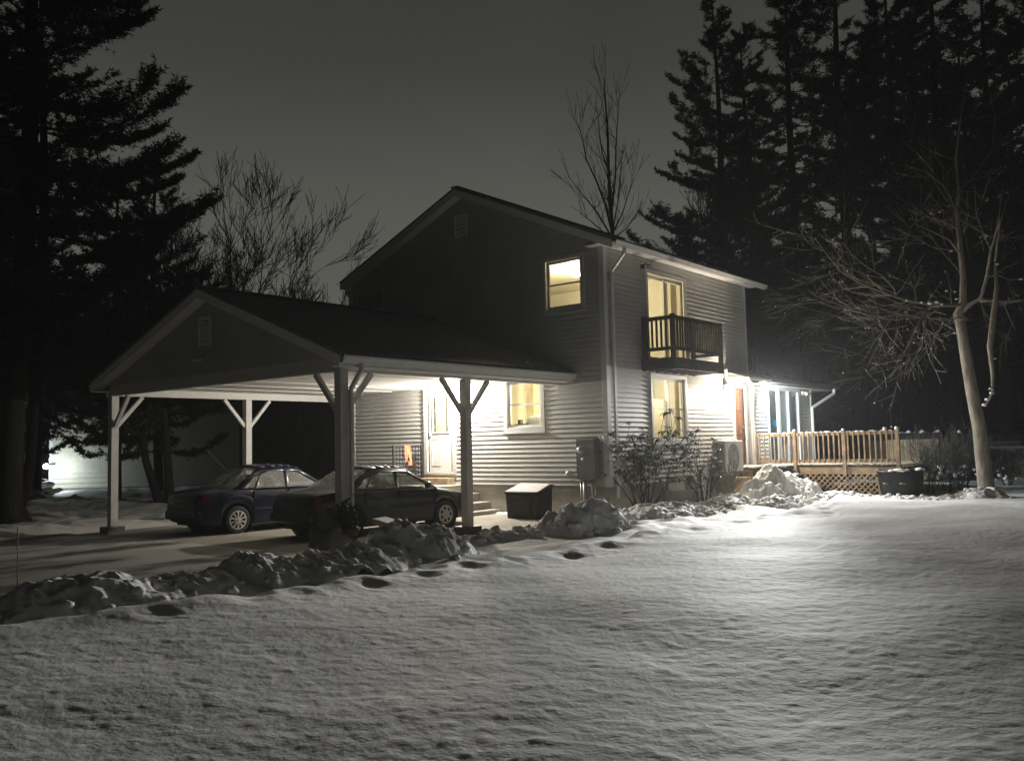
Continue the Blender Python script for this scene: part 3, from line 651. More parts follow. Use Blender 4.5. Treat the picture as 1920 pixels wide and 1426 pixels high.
    for pts in ([(XB+.04, YF+.10, 3.05), (XB+.04, YF+.10, 2.93), (XR+.13, YF+.10, 2.62), (XR+.13, YF+.10, .0)], [(XA-.03, YF+.10, 3.05), (XA-.03, YF+.10, 2.98), (XL-.13, YF+.10, 2.80), (XL-.13, YF+.10, .0)]):
        d = MB()
        for a, b_ in zip(pts[:-1], pts[1:]): d.bar(a, b_, .075, .06, (0, 1, 0))
        d.build('downspout', 'gutter', C_, bevel=.006)
carport()

# ------------------------------------------------------------------ things round the house
def entry_steps():
    o = empty('entry_steps', label='pale concrete landing and steps running down beside the grey wall to the storm door', cat='steps')
    MB().box(-5.75, -4.15, -1.1, -.035, -.2, .66).build('landing', 'concrete', o, bevel=.01)
    for (x0, x1, z) in ((-4.149, -3.76, .46), (-3.759, -3.39, .26), (-3.389, -3.05, .09)): MB().box(x0, x1, -1.1, -.035, -.2, z).build('step', 'concrete', o, bevel=.01)
    MB().box(-5.5, -4.55, -.30, -.04, .662, .82).build('threshold_step', 'wood_deck', o, bevel=.005)
entry_steps()
def metal_railing():
    o = empty('metal_railing', label='black metal grid railing on the landing left of the storm door', cat='railing'); x = -5.68
    m = MB()
    for y in (-1.05, -.08): m.box(x-.02, x+.02, y-.02, y+.02, .66, 1.66)
    m.box(x-.02, x+.02, -1.03, -.10, 1.62, 1.66); m.box(x-.02, x+.02, -1.03, -.10, .72, .75); m.build('rail_frame', 'black_metal', o)
    g = MB()
    for k in range(1, 9): g.box(x-.008, x+.008, -1.05+k*.108-.007, -1.05+k*.108+.007, .75, 1.62)
    for k in range(1, 8): g.box(x-.0065, x+.0065, -1.03, -.10, .75+k*.109-.006, .75+k*.109+.006)
    g.build('grid', 'black_metal', o)
    c = MB(); n = 8
    for i in range(n):
        for j in range(6):
            f = lambda i, j: (x+.045+.018*math.sin(i*1.9+j*.5)+.01*j*.3, -.72+.024*i+.012*math.sin(j*1.3), 1.655-.055*j*(1+.25*math.sin(i*1.1)))
            c.quad(f(i, j), f(i+1, j), f(i+1, j+1), f(i, j+1))
    for i in range(4):
        for j in range(5):
            f = lambda i, j: (x+.05+.012*math.sin(i*2.3+j), -.57+.026*i, 1.50-.07*j); c.quad(f(i, j), f(i+1, j), f(i+1, j+1), f(i, j+1))
    c = c.build('cloth', 'orange_cloth', None, True); tag(c, 'crumpled orange cloth draped over the black grid railing', 'cloth')
metal_railing()
def storage_bin():
    o = empty('storage_bin', label='black plastic storage bin with a pale sloping lid against the foundation', cat='bin'); o.location = (0, 0, 0)
    x0, x1, y0, y1 = -2.0, -1.1, -1.15, -.6
    b = MB(); b.hexa([(x0+.03, y0+.03, -.06), (x1-.03, y0+.03, -.06), (x1-.03, y1, -.06), (x0+.03, y1, -.06), (x0, y0, .53), (x1, y0, .53), (x1, y1, .66), (x0, y1, .66)]); b.build('bin_body', 'bin_plastic', o, bevel=.02)
    MB().box(x0+.2, x1-.2, y0-.005, y0+.03, .06, .40).build('front_panel', 'bin_plastic', o, bevel=.015)
    l = MB(); l.hexa([(x0-.02, y0-.02, .535), (x1+.02, y0-.02, .535), (x1+.02, y1+.02, .675), (x0-.02, y1+.02, .675), (x0-.02, y0-.02, .585), (x1+.02, y0-.02, .585), (x1+.02, y1+.02, .725), (x0-.02, y1+.02, .725)]); l.build('lid', 'bin_plastic', o, bevel=.015)
    s = MB(); s.hexa([(x0, y0, .587), (x1, y0, .587), (x1, y1, .727), (x0, y1, .727), (x0+.03, y0+.03, .61), (x1-.05, y0+.04, .60), (x1-.03, y1-.03, .745), (x0+.04, y1-.02, .752)]); s.build('snow', 'snow_clod', o, bevel=.01)
storage_bin()
def meter():
    o = empty('electric_meter', label='tall grey electric meter cabinet with pipes on the wall by the corner', cat='meter box')
    MB().fbox(FG, -.70, -.20, .03, .24, .82, 1.70).build('cabinet', 'grey_metal', o, bevel=.01)
    MB().fbox(FG, -.69, -.21, .242, .25, .84, 1.68).build('cabinet_door', 'grey_metal', o, bevel=.003)
    m = MB(); m.lathe([(.001, -.34), (.07, -.33), (.085, -.28), (.09, -.25), (.09, -.24)], 20, (0, 0, 0), 'z'); m.v = [(-.55+a, c, 1.46+b) for a, b, c in m.v]; m.build('meter_glass', 'lamp_clear', o, True)
    m = MB(); m.lathe([(.001, -.275), (.03, -.27), (.035, -.25)], 14); m.v = [(-.52+a, c, 1.26+b) for a, b, c in m.v]; m.build('lock', 'plastic_white', o, True)
    for (x, r) in ((-.66, .022), (-.56, .05), (-.36, .026), (-.28, .026)): MB().tube([FG(x, .13, .0), FG(x, .13, .83)], r, 10).build('conduit', 'galv', o, True)
    p = MB(); p.tube([FG(-1.15, .05, .90), FG(-1.0, .10, .92), FG(-.85, .10, .90), FG(-.72, .12, .86)], .022, 8); p.tube([FG(-1.0, .1, .92), FG(-1.0, .16, .98)], .05, 8); p.build('tap', 'galv', o, True)
meter()
def wall_lamp(loc, F, name, label, bulb):
    o = empty(name, label=label, cat='lamp'); u, z = loc
    MB().fbox(F, u-.06, u+.06, .02, .05, z-.10, z+.10).build('back_plate', 'black_metal', o, bevel=.008)
    m = MB(); m.tube([F(u, .05, z+.05), F(u, .14, z+.09)], .015, 8); c = F(u, .14, z); m.lathe([(.001, .11), (.07, .08), (.075, .055)], 14, c); m.build('arm', 'black_metal', o, True)
    m = MB(); m.lathe([(.06, .05), (.065, 0), (.05, -.06), (.001, -.075)], 14, c); m.build('bulb', bulb, o, True)
wall_lamp((-4.25, 2.92), FG, 'wall_lamp', 'lit warm wall lamp under the carport ceiling beside the storm door', 'bulb_warm')
wall_lamp((5.70, 3.03), FR, 'wall_lamp', 'lit warm wall lamp under the canopy left of the brown door', 'bulb_warm')
def floodlight(loc, label, heads, m, bulb, name='floodlight', aim=(.6, -1, -.35), sc=1):
    o = empty(name, loc, label=label, cat='floodlight')
    MB().box(-.01, .03, -.06*sc, .06*sc, -.06*sc, .06*sc).build('mount', m, o, bevel=.01)
    for k in range(heads):
        y = (k-(heads-1)/2)*.16*sc; d = Vector(aim).normalized(); a = Vector((.09*sc, y, 0))
        b = MB(); b.tube([a-d*.02, a+d*.05*sc, a+d*.13*sc], [.03*sc, .05*sc, .062*sc], 14); b.tube([(.03, y*.4, 0), tuple(a)], .014*sc, 8); h = b.build('lamp_head', m, o, True)
        c = MB(); e = a+d*(.131*sc); c.ico(e, .054*sc, 2, 0, 1, (.8, .8, .8)); c.build('lens', bulb, h, True)
floodlight((.12, 7.62, 3.06), 'bright cool white floodlight under the sunroom eave beside the brown door', 1, 'plastic_white', 'bulb_cool', sc=.8)
floodlight((.13, 11.0, 3.02), 'unlit twin headed white floodlight at the far end of the sunroom windows', 2, 'plastic_white', 'lamp_clear', aim=(1, -.6, -.5))
floodlight((.03, 1.62, 5.70), 'black twin headed security lamp above the left corner of the balcony door', 2, 'black_metal', 'lamp_clear', 'security_lamp', aim=(1, -.7, -.2), sc=.9)

def heat_pump():
    o = empty('heat_pump', label='beige outdoor heat pump unit on a bracket below the wall lamp', cat='heat pump')
    x0, x1, y0, y1, z0, z1 = .14, .50, 4.62, 5.66, .79, 1.58
    b = MB(); b.box(x0, x1-.002, y0, y1, z0, z1); bod = b.build('casing', 'ac_paint', o, bevel=.015)
    c = (x1, y0+.46, (z0+z1)/2); R = .335
    pts = [(R*math.cos(t*math.pi/20), R*math.sin(t*math.pi/20)) for t in range(40)]
    f = MB(); f.poly(lambda a, b_: (x1+.012, a, b_), [(y0+.01, z0+.01), (y1-.01, z0+.01), (y1-.01, z1-.01), (y0+.01, z1-.01)], [[(c[1]+p, c[2]+q) for p, q in pts]]); f.build('front_panel', 'ac_paint', o)
    f = MB(); f.lathe([(.001, x1+.002), (R, x1+.002)], 40, (0, 0, 0), 'x'); f.v = [(a, c[1]+b_, c[2]+d) for a, b_, d in f.v]; f.build('fan_opening', 'ac_dark', o)
    g = MB()
    for k in range(1, 9):
        rr = R*k/8; pts = [(x1+.02+.012*(1-k/8), c[1]+rr*math.cos(t*math.pi/18), c[2]+rr*math.sin(t*math.pi/18)) for t in range(37)]; g.tube(pts, .004, 4, False)
    for k in range(8): t = k*math.pi/4; g.tube([(x1+.035, c[1]+.03*math.cos(t), c[2]+.03*math.sin(t)), (x1+.02, c[1]+R*math.cos(t), c[2]+R*math.sin(t))], .004, 4)
    g.build('fan_guard', 'ac_paint', o)
    g = MB()
    for k in range(24): g.box(x0+.03, x1-.03, y0-.012, y0-.002, z0+.05+k*.029, z0+.062+k*.029)
    g.build('side_grille', 'ac_dark', o)
    s = MB(); s.ico(((x0+x1)/2, (y0+y1)/2, z1), .2, 2, .12, 1.6, (1.0, 2.7, .22)); s.build('snow', 'snow_clod', o, True)
    g = MB(); g.box(.0, .50, y0+.15, y0+.20, z0-.05, z0-.002); g.box(.0, .50, y1-.20, y1-.15, z0-.05, z0-.002); g.bar((.02, y0+.175, z0-.35), (.42, y0+.175, z0-.05), .035, .035); g.bar((.02, y1-.175, z0-.35), (.42, y1-.175, z0-.05), .035, .035); g.build('bracket', 'galv', o)
heat_pump()

RY = 7.47
def deck():
    o = empty('wooden_deck', label='orange brown wooden deck with baluster railing and lattice skirt', cat='deck')
    b = MB()
    for k in range(28): b.box(.12+.0, 3.92, RY+.04+k*.146, RY+.176+k*.146, .84, .875)
    b.build('deck_boards', 'wood_deck', o)
    MB().box(1.20, 3.92, RY-.02, RY+.02, .63, .82).build('rim_joist', 'wood_deck', o, bevel=.004)
    MB().box(3.90, 3.94, RY+.021, RY+4.1, .63, .82).build('rim_joist', 'wood_deck', o, bevel=.004)
    MB().box(1.24, 3.94, RY-.03, RY+.035, .825, .885).build('edge_board', 'wood_dark', o, bevel=.004)
    for x in (.10, 1.22, 2.55, 3.90): MB().box(x-.045, x+.045, RY-.115, RY-.025, .60 if x > .5 else .88, 1.80).build('newel_post', 'wood_deck', o, bevel=.006)
    for (a, c) in ((.145, 1.175), (1.265, 2.505), (2.595, 3.855)):
        MB().box(a, c, RY-.085, RY-.045, 1.66, 1.75).build('handrail', 'wood_deck', o, bevel=.004)
        MB().box(a, c, RY-.085, RY-.045, .95, 1.03).build('bottom_rail', 'wood_deck', o, bevel=.004)
        n = int((c-a)/.135)
        for k in range(n):
            x = a+(k+.5)*(c-a)/n
            MB().box(x-.018, x+.018, RY-.122, RY-.086, .93, 1.76).build('baluster', 'wood_deck', o)
    # lattice
    l = MB(); x0, x1, z0, z1 = 1.25, 3.36, .02, .63
    def clipped(c, s, off):
        pts = []
        for x in (x0, x1):
            z = s*(x-c)
            if z0 <= z <= z1: pts.append((x, z))
        for z in (z0, z1):
            x = c+z/s
            if x0 < x < x1: pts.append((x, z))
        pts = sorted(set(pts))
        if len(pts) >= 2: l.bar((pts[0][0], RY+off, pts[0][1]), (pts[-1][0], RY+off, pts[-1][1]), .010, .032, (0, 1, 0)) if False else l.bar((pts[0][0], RY+off, pts[0][1]), (pts[-1][0], RY+off, pts[-1][1]), .034, .010, (0, 1, 0))
    c = x0-.7
    while c < x1+.8: clipped(c, 1, -.012); clipped(c, -1, .003); c += .15
    l.box(x1, x1+.07, RY-.03, RY+.02, z0, z1); l.build('lattice', 'wood_deck', o)
deck()
def side_steps():
    o = empty('wooden_steps', label='dark wooden platform and stair in front of the brown door beside the deck lattice', cat='steps')
    MB().box(.06, 1.14, 6.35, RY-.13, .78, .86).build('platform', 'wood_dark', o, bevel=.01)
    MB().box(.10, 1.10, 6.42, 6.48, .0, .775).build('skirt_board', 'wood_deck', o); MB().box(.45, 1.12, 6.34, 6.40, .60, .775).build('rim_board', 'wood_dark', o)
    for k in range(4): MB().box(1.12+k*.27, 1.45+k*.27, 6.5, RY-.13, .585-k*.16, .63-k*.16).build('tread', 'wood_dark', o, bevel=.006)
    b = MB(); b.bar((1.08, 6.52, .70), (2.25, 6.52, .0), .05, .22); b.bar((1.08, RY-.17, .70), (2.25, RY-.17, .0), .05, .22); b.build('stringer', 'wood_dark', o)
    s = MB(); rr = random.Random(3)
    for k in range(9): s.ico((.15+k*.11, 6.7+rr.uniform(-.25, .3), .865), rr.uniform(.12, .2), 2, .2, 1.6, (1, 1.5, .25), k)
    for k in range(4):
        for j in range(2): s.ico((1.28+k*.27+rr.uniform(-.06, .06), 6.75+j*.35, .635-k*.16), .1, 2, .25, 1.5, (1, 1.6, .3), k+j*5)
    s.build('snow', 'snow_clod', o, True)
side_steps()
def planks_by_door():
    m = MB()
    for k in range(5): m.box(.035, .42+.02*(k % 2), 5.2, 6.30, .04+k*.115, .148+k*.115)
    tag(m.build('timber_stack', 'wood_deck', None, bevel=.006), 'low stack of tan timbers under the heat pump by the foundation', 'timber')
planks_by_door()
def rail_snow():
    s = MB(); rr = random.Random(2)
    for k in range(60): s.ico((rr.uniform(.3, 3.9), RY-.07, 1.755), rr.uniform(.012, .028), 1, .25, 1.5, (2.0, 1, .8), k)
    for (x, r) in ((1.22, .05), (2.55, .045), (3.90, .055), (3.60, .05)): s.ico((x, RY-.07, 1.80), r, 2, .2, 1.5, (1, 1, 1), int(x*9))
    for k in range(16): s.ico((rr.uniform(1.3, 3.85), RY-.05, .893), rr.uniform(.02, .045), 1, .25, 1.5, (2.2, 1, .6), k)
    tag(s.build('snow', 'snow_clod', None, True), 'snow lumps left along the deck rail', kind='stuff')
rail_snow()
def tub():
    o = empty('stock_tub', tuple(at(1690, 925, 22.4)[:2])+(.02,), label='round black plastic tub topped with snow at the end of the deck', cat='tub')
    MB().lathe([(.001, 0), (.46, 0), (.52, .3), (.55, .66), (.58, .66), (.58, .71), (.53, .71), (.52, .66), (.001, .64)], 32).build('tub_body', 'tub_black', o, True)
    for s in (-1, 1): MB().tube([(s*.2-.06, -.55, .38), (s*.2-.05, -.60, .40), (s*.2+.05, -.60, .40), (s*.2+.06, -.55, .38)], .018, 8).build('handle', 'grey_metal', o, True)
    s = MB(); rr = random.Random(6)
    for k in range(14): t = rr.random()*6.28; s.ico((.5*math.cos(t), .5*math.sin(t), .72), rr.uniform(.05, .11), 1, .3, 1.4, (1.4, 1.4, .6), k)
    s.build('snow', 'snow_clod', o, True)
tub()
def hot_tub():
    a = at(1683, 868, 29.0); b = at(1762, 868, 29.0); ang = math.atan2(b[1]-a[1], b[0]-a[0]); w = math.hypot(b[0]-a[0], b[1]-a[1]); zt = float(at(1720, 822, 29)[2])
    o = empty('hot_tub', (a[0], a[1], 0), ang, label='box of upright weathered boards under a dark snow dotted lid behind the deck', cat='hot tub')
    m = MB(); n = 15; rr = random.Random(1)
    x = -.35; st = (w+.35)/n
    for k in range(n): m.box(x+k*st, x+(k+1)*st-.012, -.02+rr.uniform(0, .01), .02, .15, zt-.02)
    m.build('board_skirt', 'wood_grey', o); MB().box(-.33, w-.02, .021, 1.7, .1, zt-.03).build('tub_body', 'wood_dark', o)
    MB().box(-.4, w+.06, -.07, 1.75, zt, zt+.20).build('lid', 'black_metal', o, bevel=.03)
    s = MB()
    for k in range(26): s.ico((rr.uniform(-.35, w+.04), rr.uniform(-.03, .3), zt+.2), rr.choice((.02, .03, .035, .05)), 1, .3, 1.5, (1.5, 1, .8), k)
    for q in (.3, .62, 1.0): s.ico((w*q, 0, zt+.23), .07, 2, .2, 1.5, (1, 1, .8), int(q*9))
    s.build('snow', 'snow_clod', o, True)
hot_tub()
def fence():
    a = at(1818, 842, 33); b = at(1990, 838, 31.0); d = math.atan2(b[1]-a[1], b[0]-a[0]); L = math.hypot(b[0]-a[0], b[1]-a[1])
    o = empty('fence', (a[0], a[1], 0), d, label='grey board fence with a capped top rail beyond the bare tree', cat='fence'); zt = 1.14
    m = MB(); rr = random.Random(4); n = int(L/.16)
    for k in range(n): m.box(k*.16, k*.16+.145, 0, .02, .05, zt-.1-rr.uniform(0, .02))
    m.build('board_panel', 'fence_grey', o); MB().box(-.05, L, -.05, .07, zt-.08, zt).build('top_rail', 'fence_grey', o, bevel=.01)
    for k in range(int(L/1.75)+1): MB().box(k*1.75-.05, k*1.75+.05, -.06, -.002, 0, zt-.082).build('post', 'wood_dark', o)
    c = at(1880, 824, 44)
    s = empty('garden_shed', (c[0], c[1], 0), d, label='low grey shed roof showing above the far fence', cat='shed'); z = float(c[2])
    MB().box(-.75, .75, .0, 1.6, 0, z-.1).build('wall', 'fence_grey', s); r = MB(); r.hexa([(-.85, -.15, z-.14), (.85, -.15, z-.14), (.85, 1.7, z+.22), (-.85, 1.7, z+.22), (-.85, -.15, z-.08), (.85, -.15, z-.08), (.85, 1.7, z+.28), (-.85, 1.7, z+.28)]); r.build('roof', 'grey_metal', s)
fence()

# ------------------------------------------------------------------ snow piles
def pile(pts, rad, h, n, seed, label, name='snow_pile', cmin=.02, cmax=.075, step=.022):
    """a shovelled mound: crumbly height field over its footprint plus loose clods"""
    rr = random.Random(seed); P = np.array(pts, float); pad = rad*1.25
    X, Y = np.meshgrid(np.arange(P[:, 0].min()-pad, P[:, 0].max()+pad, step), np.arange(P[:, 1].min()-pad, P[:, 1].max()+pad, step), indexing='ij')
    D = np.full(X.shape, 9.0); T = np.zeros(X.shape)
    for k, (a, b) in enumerate(zip(P[:-1], P[1:])):
        ab = b-a; t = np.clip(((X-a[0])*ab[0]+(Y-a[1])*ab[1])/(ab@ab), 0, 1); d = np.hypot(X-a[0]-ab[0]*t, Y-a[1]-ab[1]*t); w = d < D; D[w] = d[w]; T[w] = (k+t)[w]
    q = D/rad*(1+.7*fbm(X*1.5+seed, Y*1.5, 3))
    env = np.clip(1-q*q, 0, 1)
    bil = 1-2*np.abs(fbm(X*3.2+seed*3, Y*3.2, 1)); b2 = 1-2*np.abs(fbm(X*7.1, Y*7.1+seed, 1)); b3 = 1-2*np.abs(fbm(X*15+seed, Y*15, 1))
    Z = height(X.ravel(), Y.ravel()).reshape(X.shape) + h*env**.9*(.62+.6*fbm(T*2.3+seed, T*0+seed, 2)+.34*bil) + env**.4*(.085*(b2-.6)+.040*(b3-.6)) - .10*(q > .98)*np.clip(q-.98, 0, 1)*8
    v = np.stack([X+.03*fbm(X*9, Y*9+7, 1)*env, Y+.03*fbm(X*9+5, Y*9, 1)*env, Z], -1).reshape(-1, 3); idx = np.arange(X.size).reshape(X.shape)
    f = np.stack([idx[:-1, :-1], idx[1:, :-1], idx[1:, 1:], idx[:-1, 1:]], -1).reshape(-1, 4); f = f[(q.ravel()[f] < 1.12).any(1)]
    used = np.unique(f); mp = np.full(len(v), -1); mp[used] = np.arange(len(used)); V = v[used]; F4 = mp[f]
    m = MB(); ok = np.argwhere((q > .1) & (q < 1.2))
    for k in range(int(n*.6)):
        a, b = ok[rr.randrange(len(ok))]; r = rr.uniform(cmin, cmax)*(1.2 if rr.random() < .15 else .8); m.ico((X[a, b], Y[a, b], max(Z[a, b], gh(X[a, b], Y[a, b]))+r*.2), r, 2, .3, 1.8, (1.15, 1.15, .85), seed*50+k)
    tri = np.concatenate([F4[:, [0, 1, 2]], F4[:, [0, 2, 3]]]); cf = np.array(m.f)+len(V)
    o = npmesh(name, np.concatenate([V, np.array(m.v)]), np.concatenate([tri, cf]), 'snow_clod', None, True)
    tag(o, label, 'snow pile', 'piles of shovelled snow')
pile([(1.75, -13.3), (1.70, -12.3), (1.5, -10.9)], .55, .20, 60, 1, 'long low ridge of ploughed snow at the near left beside the driveway stake')
pile([(1.55, -10.0), (1.72, -9.2), (1.75, -8.4)], .52, .24, 60, 2, 'ridge of crumbly snow in front of the near car and the flower pot')
pile([(1.55, -7.7), (1.75, -6.9)], .46, .34, 50, 3, 'rounded heap of snow before the second carport post')
pile([(1.30, -3.45), (1.5, -2.8)], .70, .44, 80, 4, 'tall heap of grey snow between the storage bin and the meter cabinet', cmax=.10)
pile([(.75, -5.0), (1.0, -4.2)], .42, .14, 50, 5, 'scatter of low snow clods left of the tall heap')
pile([(1.55, 4.7), (1.75, 5.6)], .80, .74, 90, 6, 'brightest heap of snow in front of the deck stair', cmax=.10)
pile([(2.3, 3.2), (2.35, 5.2), (2.6, 6.2)], .5, .14, 110, 7, 'low lumpy snow spread at the foot of the brightest heap')
pile([(.95, -1.0), (1.4, .2), (1.5, 2.0), (1.45, 3.4)], .62, .17, 110, 8, 'low snow ridge along the planting bed under the bushes')
pile([(2.4, 6.9), (3.6, 6.8), (4.6, 6.9), (5.1, 7.3)], .40, .06, 90, 9, 'low bank of snow in front of the lattice and black tub')
pile([(5.70, 7.55), (5.85, 7.7)], .55, .22, 30, 10, 'snow mounded round the foot of the bare tree')
pile([(-.1, -8.0), (.2, -8.3)], .42, .26, 25, 11, 'small snow mound at the near edge of the driveway')

# ------------------------------------------------------------------ plants
def tufts(c, size, k, rs, flat=.6, wid=.16, up=.1):
    n = len(c); d = rs.normal(size=(n, k, 3)); d[..., 2] = d[..., 2]*flat+up; d /= np.linalg.norm(d, axis=-1, keepdims=True)
    ln = size[:, None]*rs.uniform(.55, 1.15, (n, k)); s = rs.normal(size=(n, k, 3)); s = np.cross(s, d); s /= np.linalg.norm(s, axis=-1, keepdims=True)+1e-9
    st = c[:, None]+d*(ln[..., None]*.12)
    a = st+s*(ln*wid)[..., None]; b = st-s*(ln*wid)[..., None]; t = c[:, None]+d*ln[..., None]
    v = np.stack([a, b, t], 2).reshape(-1, 3); return v, np.arange(len(v)).reshape(-1, 3)
def pine_data(seed, H, R, base, dens=1.0, tsize=.16, wild=.5, step=.7, nbl=6, bare_low=0, droop=0):
    rs = np.random.RandomState(seed); mb = MB(); cs = []; sz = []
    pts = [(.12*math.sin(z*.3+seed), .12*math.cos(z*.25+seed*2), z) for z in np.linspace(0, H, 14)]
    mb.tube(pts, [max(.03, .30*(H/24)*(1-z[2]/H)**.8+.02) for z in pts], 9)
    z = base
    while z < H-.2:
        f = (z-base)/(H-base); L0 = R*(1-f**1.3*.95)*(.6+.4*min(1, f*4))
        for k in range(rs.randint(3, 6)):
            a = rs.rand()*6.283; L = L0*rs.uniform(1-wild, 1.15); rise = (.02+(.22 if droop else .6)*f**1.5)*L
            tt = np.linspace(0, 1, 8); bend = rs.uniform(-.3, .3)
            q = np.stack([L*tt*np.cos(a+bend*tt), L*tt*np.sin(a+bend*tt), z+rise*tt-.16*L*np.sin(tt*3.14)*(1-f)+.10*L*tt**3], -1)
            mb.tube([tuple(p) for p in q], [max(.010, .05*(L/5)*(1-t*.85)) for t in tt], 5, False)
            if f < bare_low and rs.rand() < .55: continue
            m = max(6, int(L*9*dens)); t = .16+.84*rs.rand(m)**.75; i = np.clip((t*7).astype(int), 0, 6); w = (t*7-i)[:, None]
            p = q[i]*(1-w)+q[i+1]*w; dr = q[i+1]-q[i]; dr /= np.linalg.norm(dr, axis=1, keepdims=True)
            sd = np.stack([-dr[:, 1], dr[:, 0], dr[:, 2]*0], -1)*np.where(rs.rand(m) < .5, -1, 1)[:, None]
            ln = (.30+.24*L*(1-t)**.7*rs.uniform(.5, 1.2, m))*rs.uniform(.6, 1.2, m)
            dv = dr*.75+sd*.75+np.array([0, 0, 1])*rs.normal(.06, .16, m)[:, None]
            for u in np.arange(.1, 1.01, .15):
                keep = rs.rand(m) < .95; c = p+dv*(ln*u)[:, None]; c[:, 2] += .12*ln*u*u+rs.normal(0, .03, m); cs.append(c[keep]); sz.append(rs.uniform(.7, 1.25, m)[keep]*tsize)
        z += rs.uniform(.6, 1.25)*step
    cs = np.concatenate(cs); sz = np.concatenate(sz)
    v, f = tufts(cs, sz, nbl, rs, .7, .13, .25)
    return mb, v, f
_pm = {}
def pine(key, loc, label, group, rz=0, sc=1.0, name='pine_tree', **kw):
    o = empty(name, loc, rz, label=label, cat='tree', group=group); o.scale = (sc, sc, sc)
    if key not in _pm:
        mb, v, f = pine_data(**kw)
        t = mb.build('trunk', 'bark', o, True); c = npmesh('crown', v, f, 'needle', o); _pm[key] = (t.data, c.data)
    else:
        for nm, me in zip(('trunk', 'crown'), _pm[key]):
            q = bpy.data.objects.new(nm, me); COL.objects.link(q); q.parent = o
    return o
# the big forked pine at the left
L0 = np.array([-13.3, -6.84, -.05])
pine('left', tuple(L0), 'huge near pine at the left edge with a forked trunk and long dark limbs', None, .4, 1, seed=11, H=23, R=5.9, base=4.4, dens=3.0, tsize=.15, wild=.30, step=.62, nbl=7, droop=1)
m = MB(); A = L0; fork = [A+np.array([0, 0, -.2]), A+np.array([.05, .02, .7])]
m.tube([tuple(A+np.array([-.05, 0, -.2])), tuple(at(28, 955, 25.7)), tuple(at(50, 915, 25.8)), tuple(at(58, 860, 26)), tuple(at(66, 760, 26.3)), tuple(at(84, 600, 26.8))], [.36, .24, .17, .14, .12, .07], 9)
m.tube([tuple(A+np.array([0, 0, -.2])), tuple(at(12, 930, 25.7)), tuple(at(6, 800, 25.7)), tuple(at(18, 500, 25.9))], [.42, .34, .30, .22], 10)
fk = m.build('stem', 'bark', None, True); fk.parent = [o for o in COL.objects if o.name == 'pine_tree'][0]; fk.matrix_parent_inverse = Matrix.LocRotScale(Vector(L0), Matrix.Rotation(.4, 3, 'Z'), None).inverted()
GL = 'dark evergreens behind the carport'; GR = 'tall pines behind the house and deck'
PA = dict(seed=21, H=26, R=5.6, base=7.0, dens=1.25, tsize=.21, wild=.45, step=.72)
PB = dict(seed=22, H=27, R=6.6, base=6.0, dens=.85, tsize=.23, wild=.5, step=.75, bare_low=.3)
PC = dict(seed=23, H=25, R=6.3, base=5.5, dens=.85, tsize=.23, wild=.5, step=.75, bare_low=.3)
PD = dict(seed=24, H=13, R=4.0, base=.8, dens=1.4, tsize=.22, wild=.35, step=.55)
PE = dict(seed=27, H=15, R=4.6, base=2.1, dens=1.2, tsize=.19, wild=.4, step=.6)
def ptree(key, px, dep, sc, rz, label, group, kw):
    p = at(px, 800, dep); pine(key, (p[0], p[1], -.1), label, group, rz, sc, **kw)
ptree('a', 1369, 46, 1.0, .3, 'tall layered pine rising right behind the roof, its left edge against the sky', GR, PA)
ptree('b', 1425, 55, 1.05, 1.0, 'pine behind the layered one, seen through the gap right of it', GR, PB)
ptree('c', 1512, 43, 1.05, 2.0, 'pine with a straight dark trunk third from the house roof', GR, PC)
ptree('b', 1606, 41, 1.0, 3.1, 'pine with a dark trunk left of the bare tree', GR, PB)
ptree('c', 1700, 46, 1.1, 4.0, 'pine directly behind the bare tree crown', GR, PC)
ptree('b', 1790, 42, 1.02, 5.2, 'pine above the bare tree at the upper right', GR, PB)
ptree('a', 1890, 45, 1.05, 2.6, 'pine at the right edge above the fence', GR, PA)
ptree('c', 1990, 40, 1.0, .9, 'outermost pine at the right edge of the woods', GR, PC)
ptree('c', 1655, 53, 1.1, 1.7, 'pine filling the gap left of the bare tree', GR, PC)
ptree('b', 70, 35, .85, 2.4, 'pine standing just behind the huge forked pine', GL, PB)
ptree('c', -60, 33, .85, 1.1, 'pine at the extreme left beside the forked pine', GL, PC)
ptree('d', 1300, 40, .95, .2, 'low bushy evergreen just above the gutter of the house', GR, PD)
ptree('d', 1225, 44, .85, 1.2, 'low bushy evergreen under the layered pine by the roof line', GR, PD)
ptree('d', 1480, 50, 1.0, 2.2, 'bushy evergreen above the sunroom roof', GR, PD)
for key, px, dep, sc, rz, lab in (('b', 1750, 54, 1.1, 2.9, 'pine seen through the top of the bare tree'), ('c', 1845, 53, 1.1, .2, 'pine behind the bare tree and left of the frame edge'), ('c', 1930, 55, 1.1, 3.3, 'pine farthest back at the right edge')):
    ptree(key, px, dep, sc, rz, lab, GR, PB if key == 'b' else PC)
for i, (px, dep, sc, lab) in enumerate(((60, 52, 1.05, 'bushy evergreen behind the forked trunk'), (130, 55, 1.1, 'bushy evergreen above the lit neighbour wall'), (330, 49, .95, 'bushy evergreen left of the carport gable'), (-60, 40, 1.1, 'bushy evergreen at the extreme left edge'), (420, 52, .8, 'bushy evergreen seen through the left carport bay'), (520, 54, .75, 'bushy evergreen seen through the middle of the carport'), (610, 56, .75, 'bushy evergreen seen beside the near carport post'))):
    ptree('d', px, dep, sc, i*1.1, lab, GL, PD)
ptree('e', 217, 34, .9, .7, 'evergreen whose low boughs hang over the lit neighbour wall', GL, PE)
ptree('e', 292, 36, .95, 2.1, 'evergreen whose boughs hang over the dim end of the neighbour wall', GL, PE)
ptree('e', 38, 36, 1.0, 3.4, 'evergreen hanging over the neighbour lamp', GL, PE)
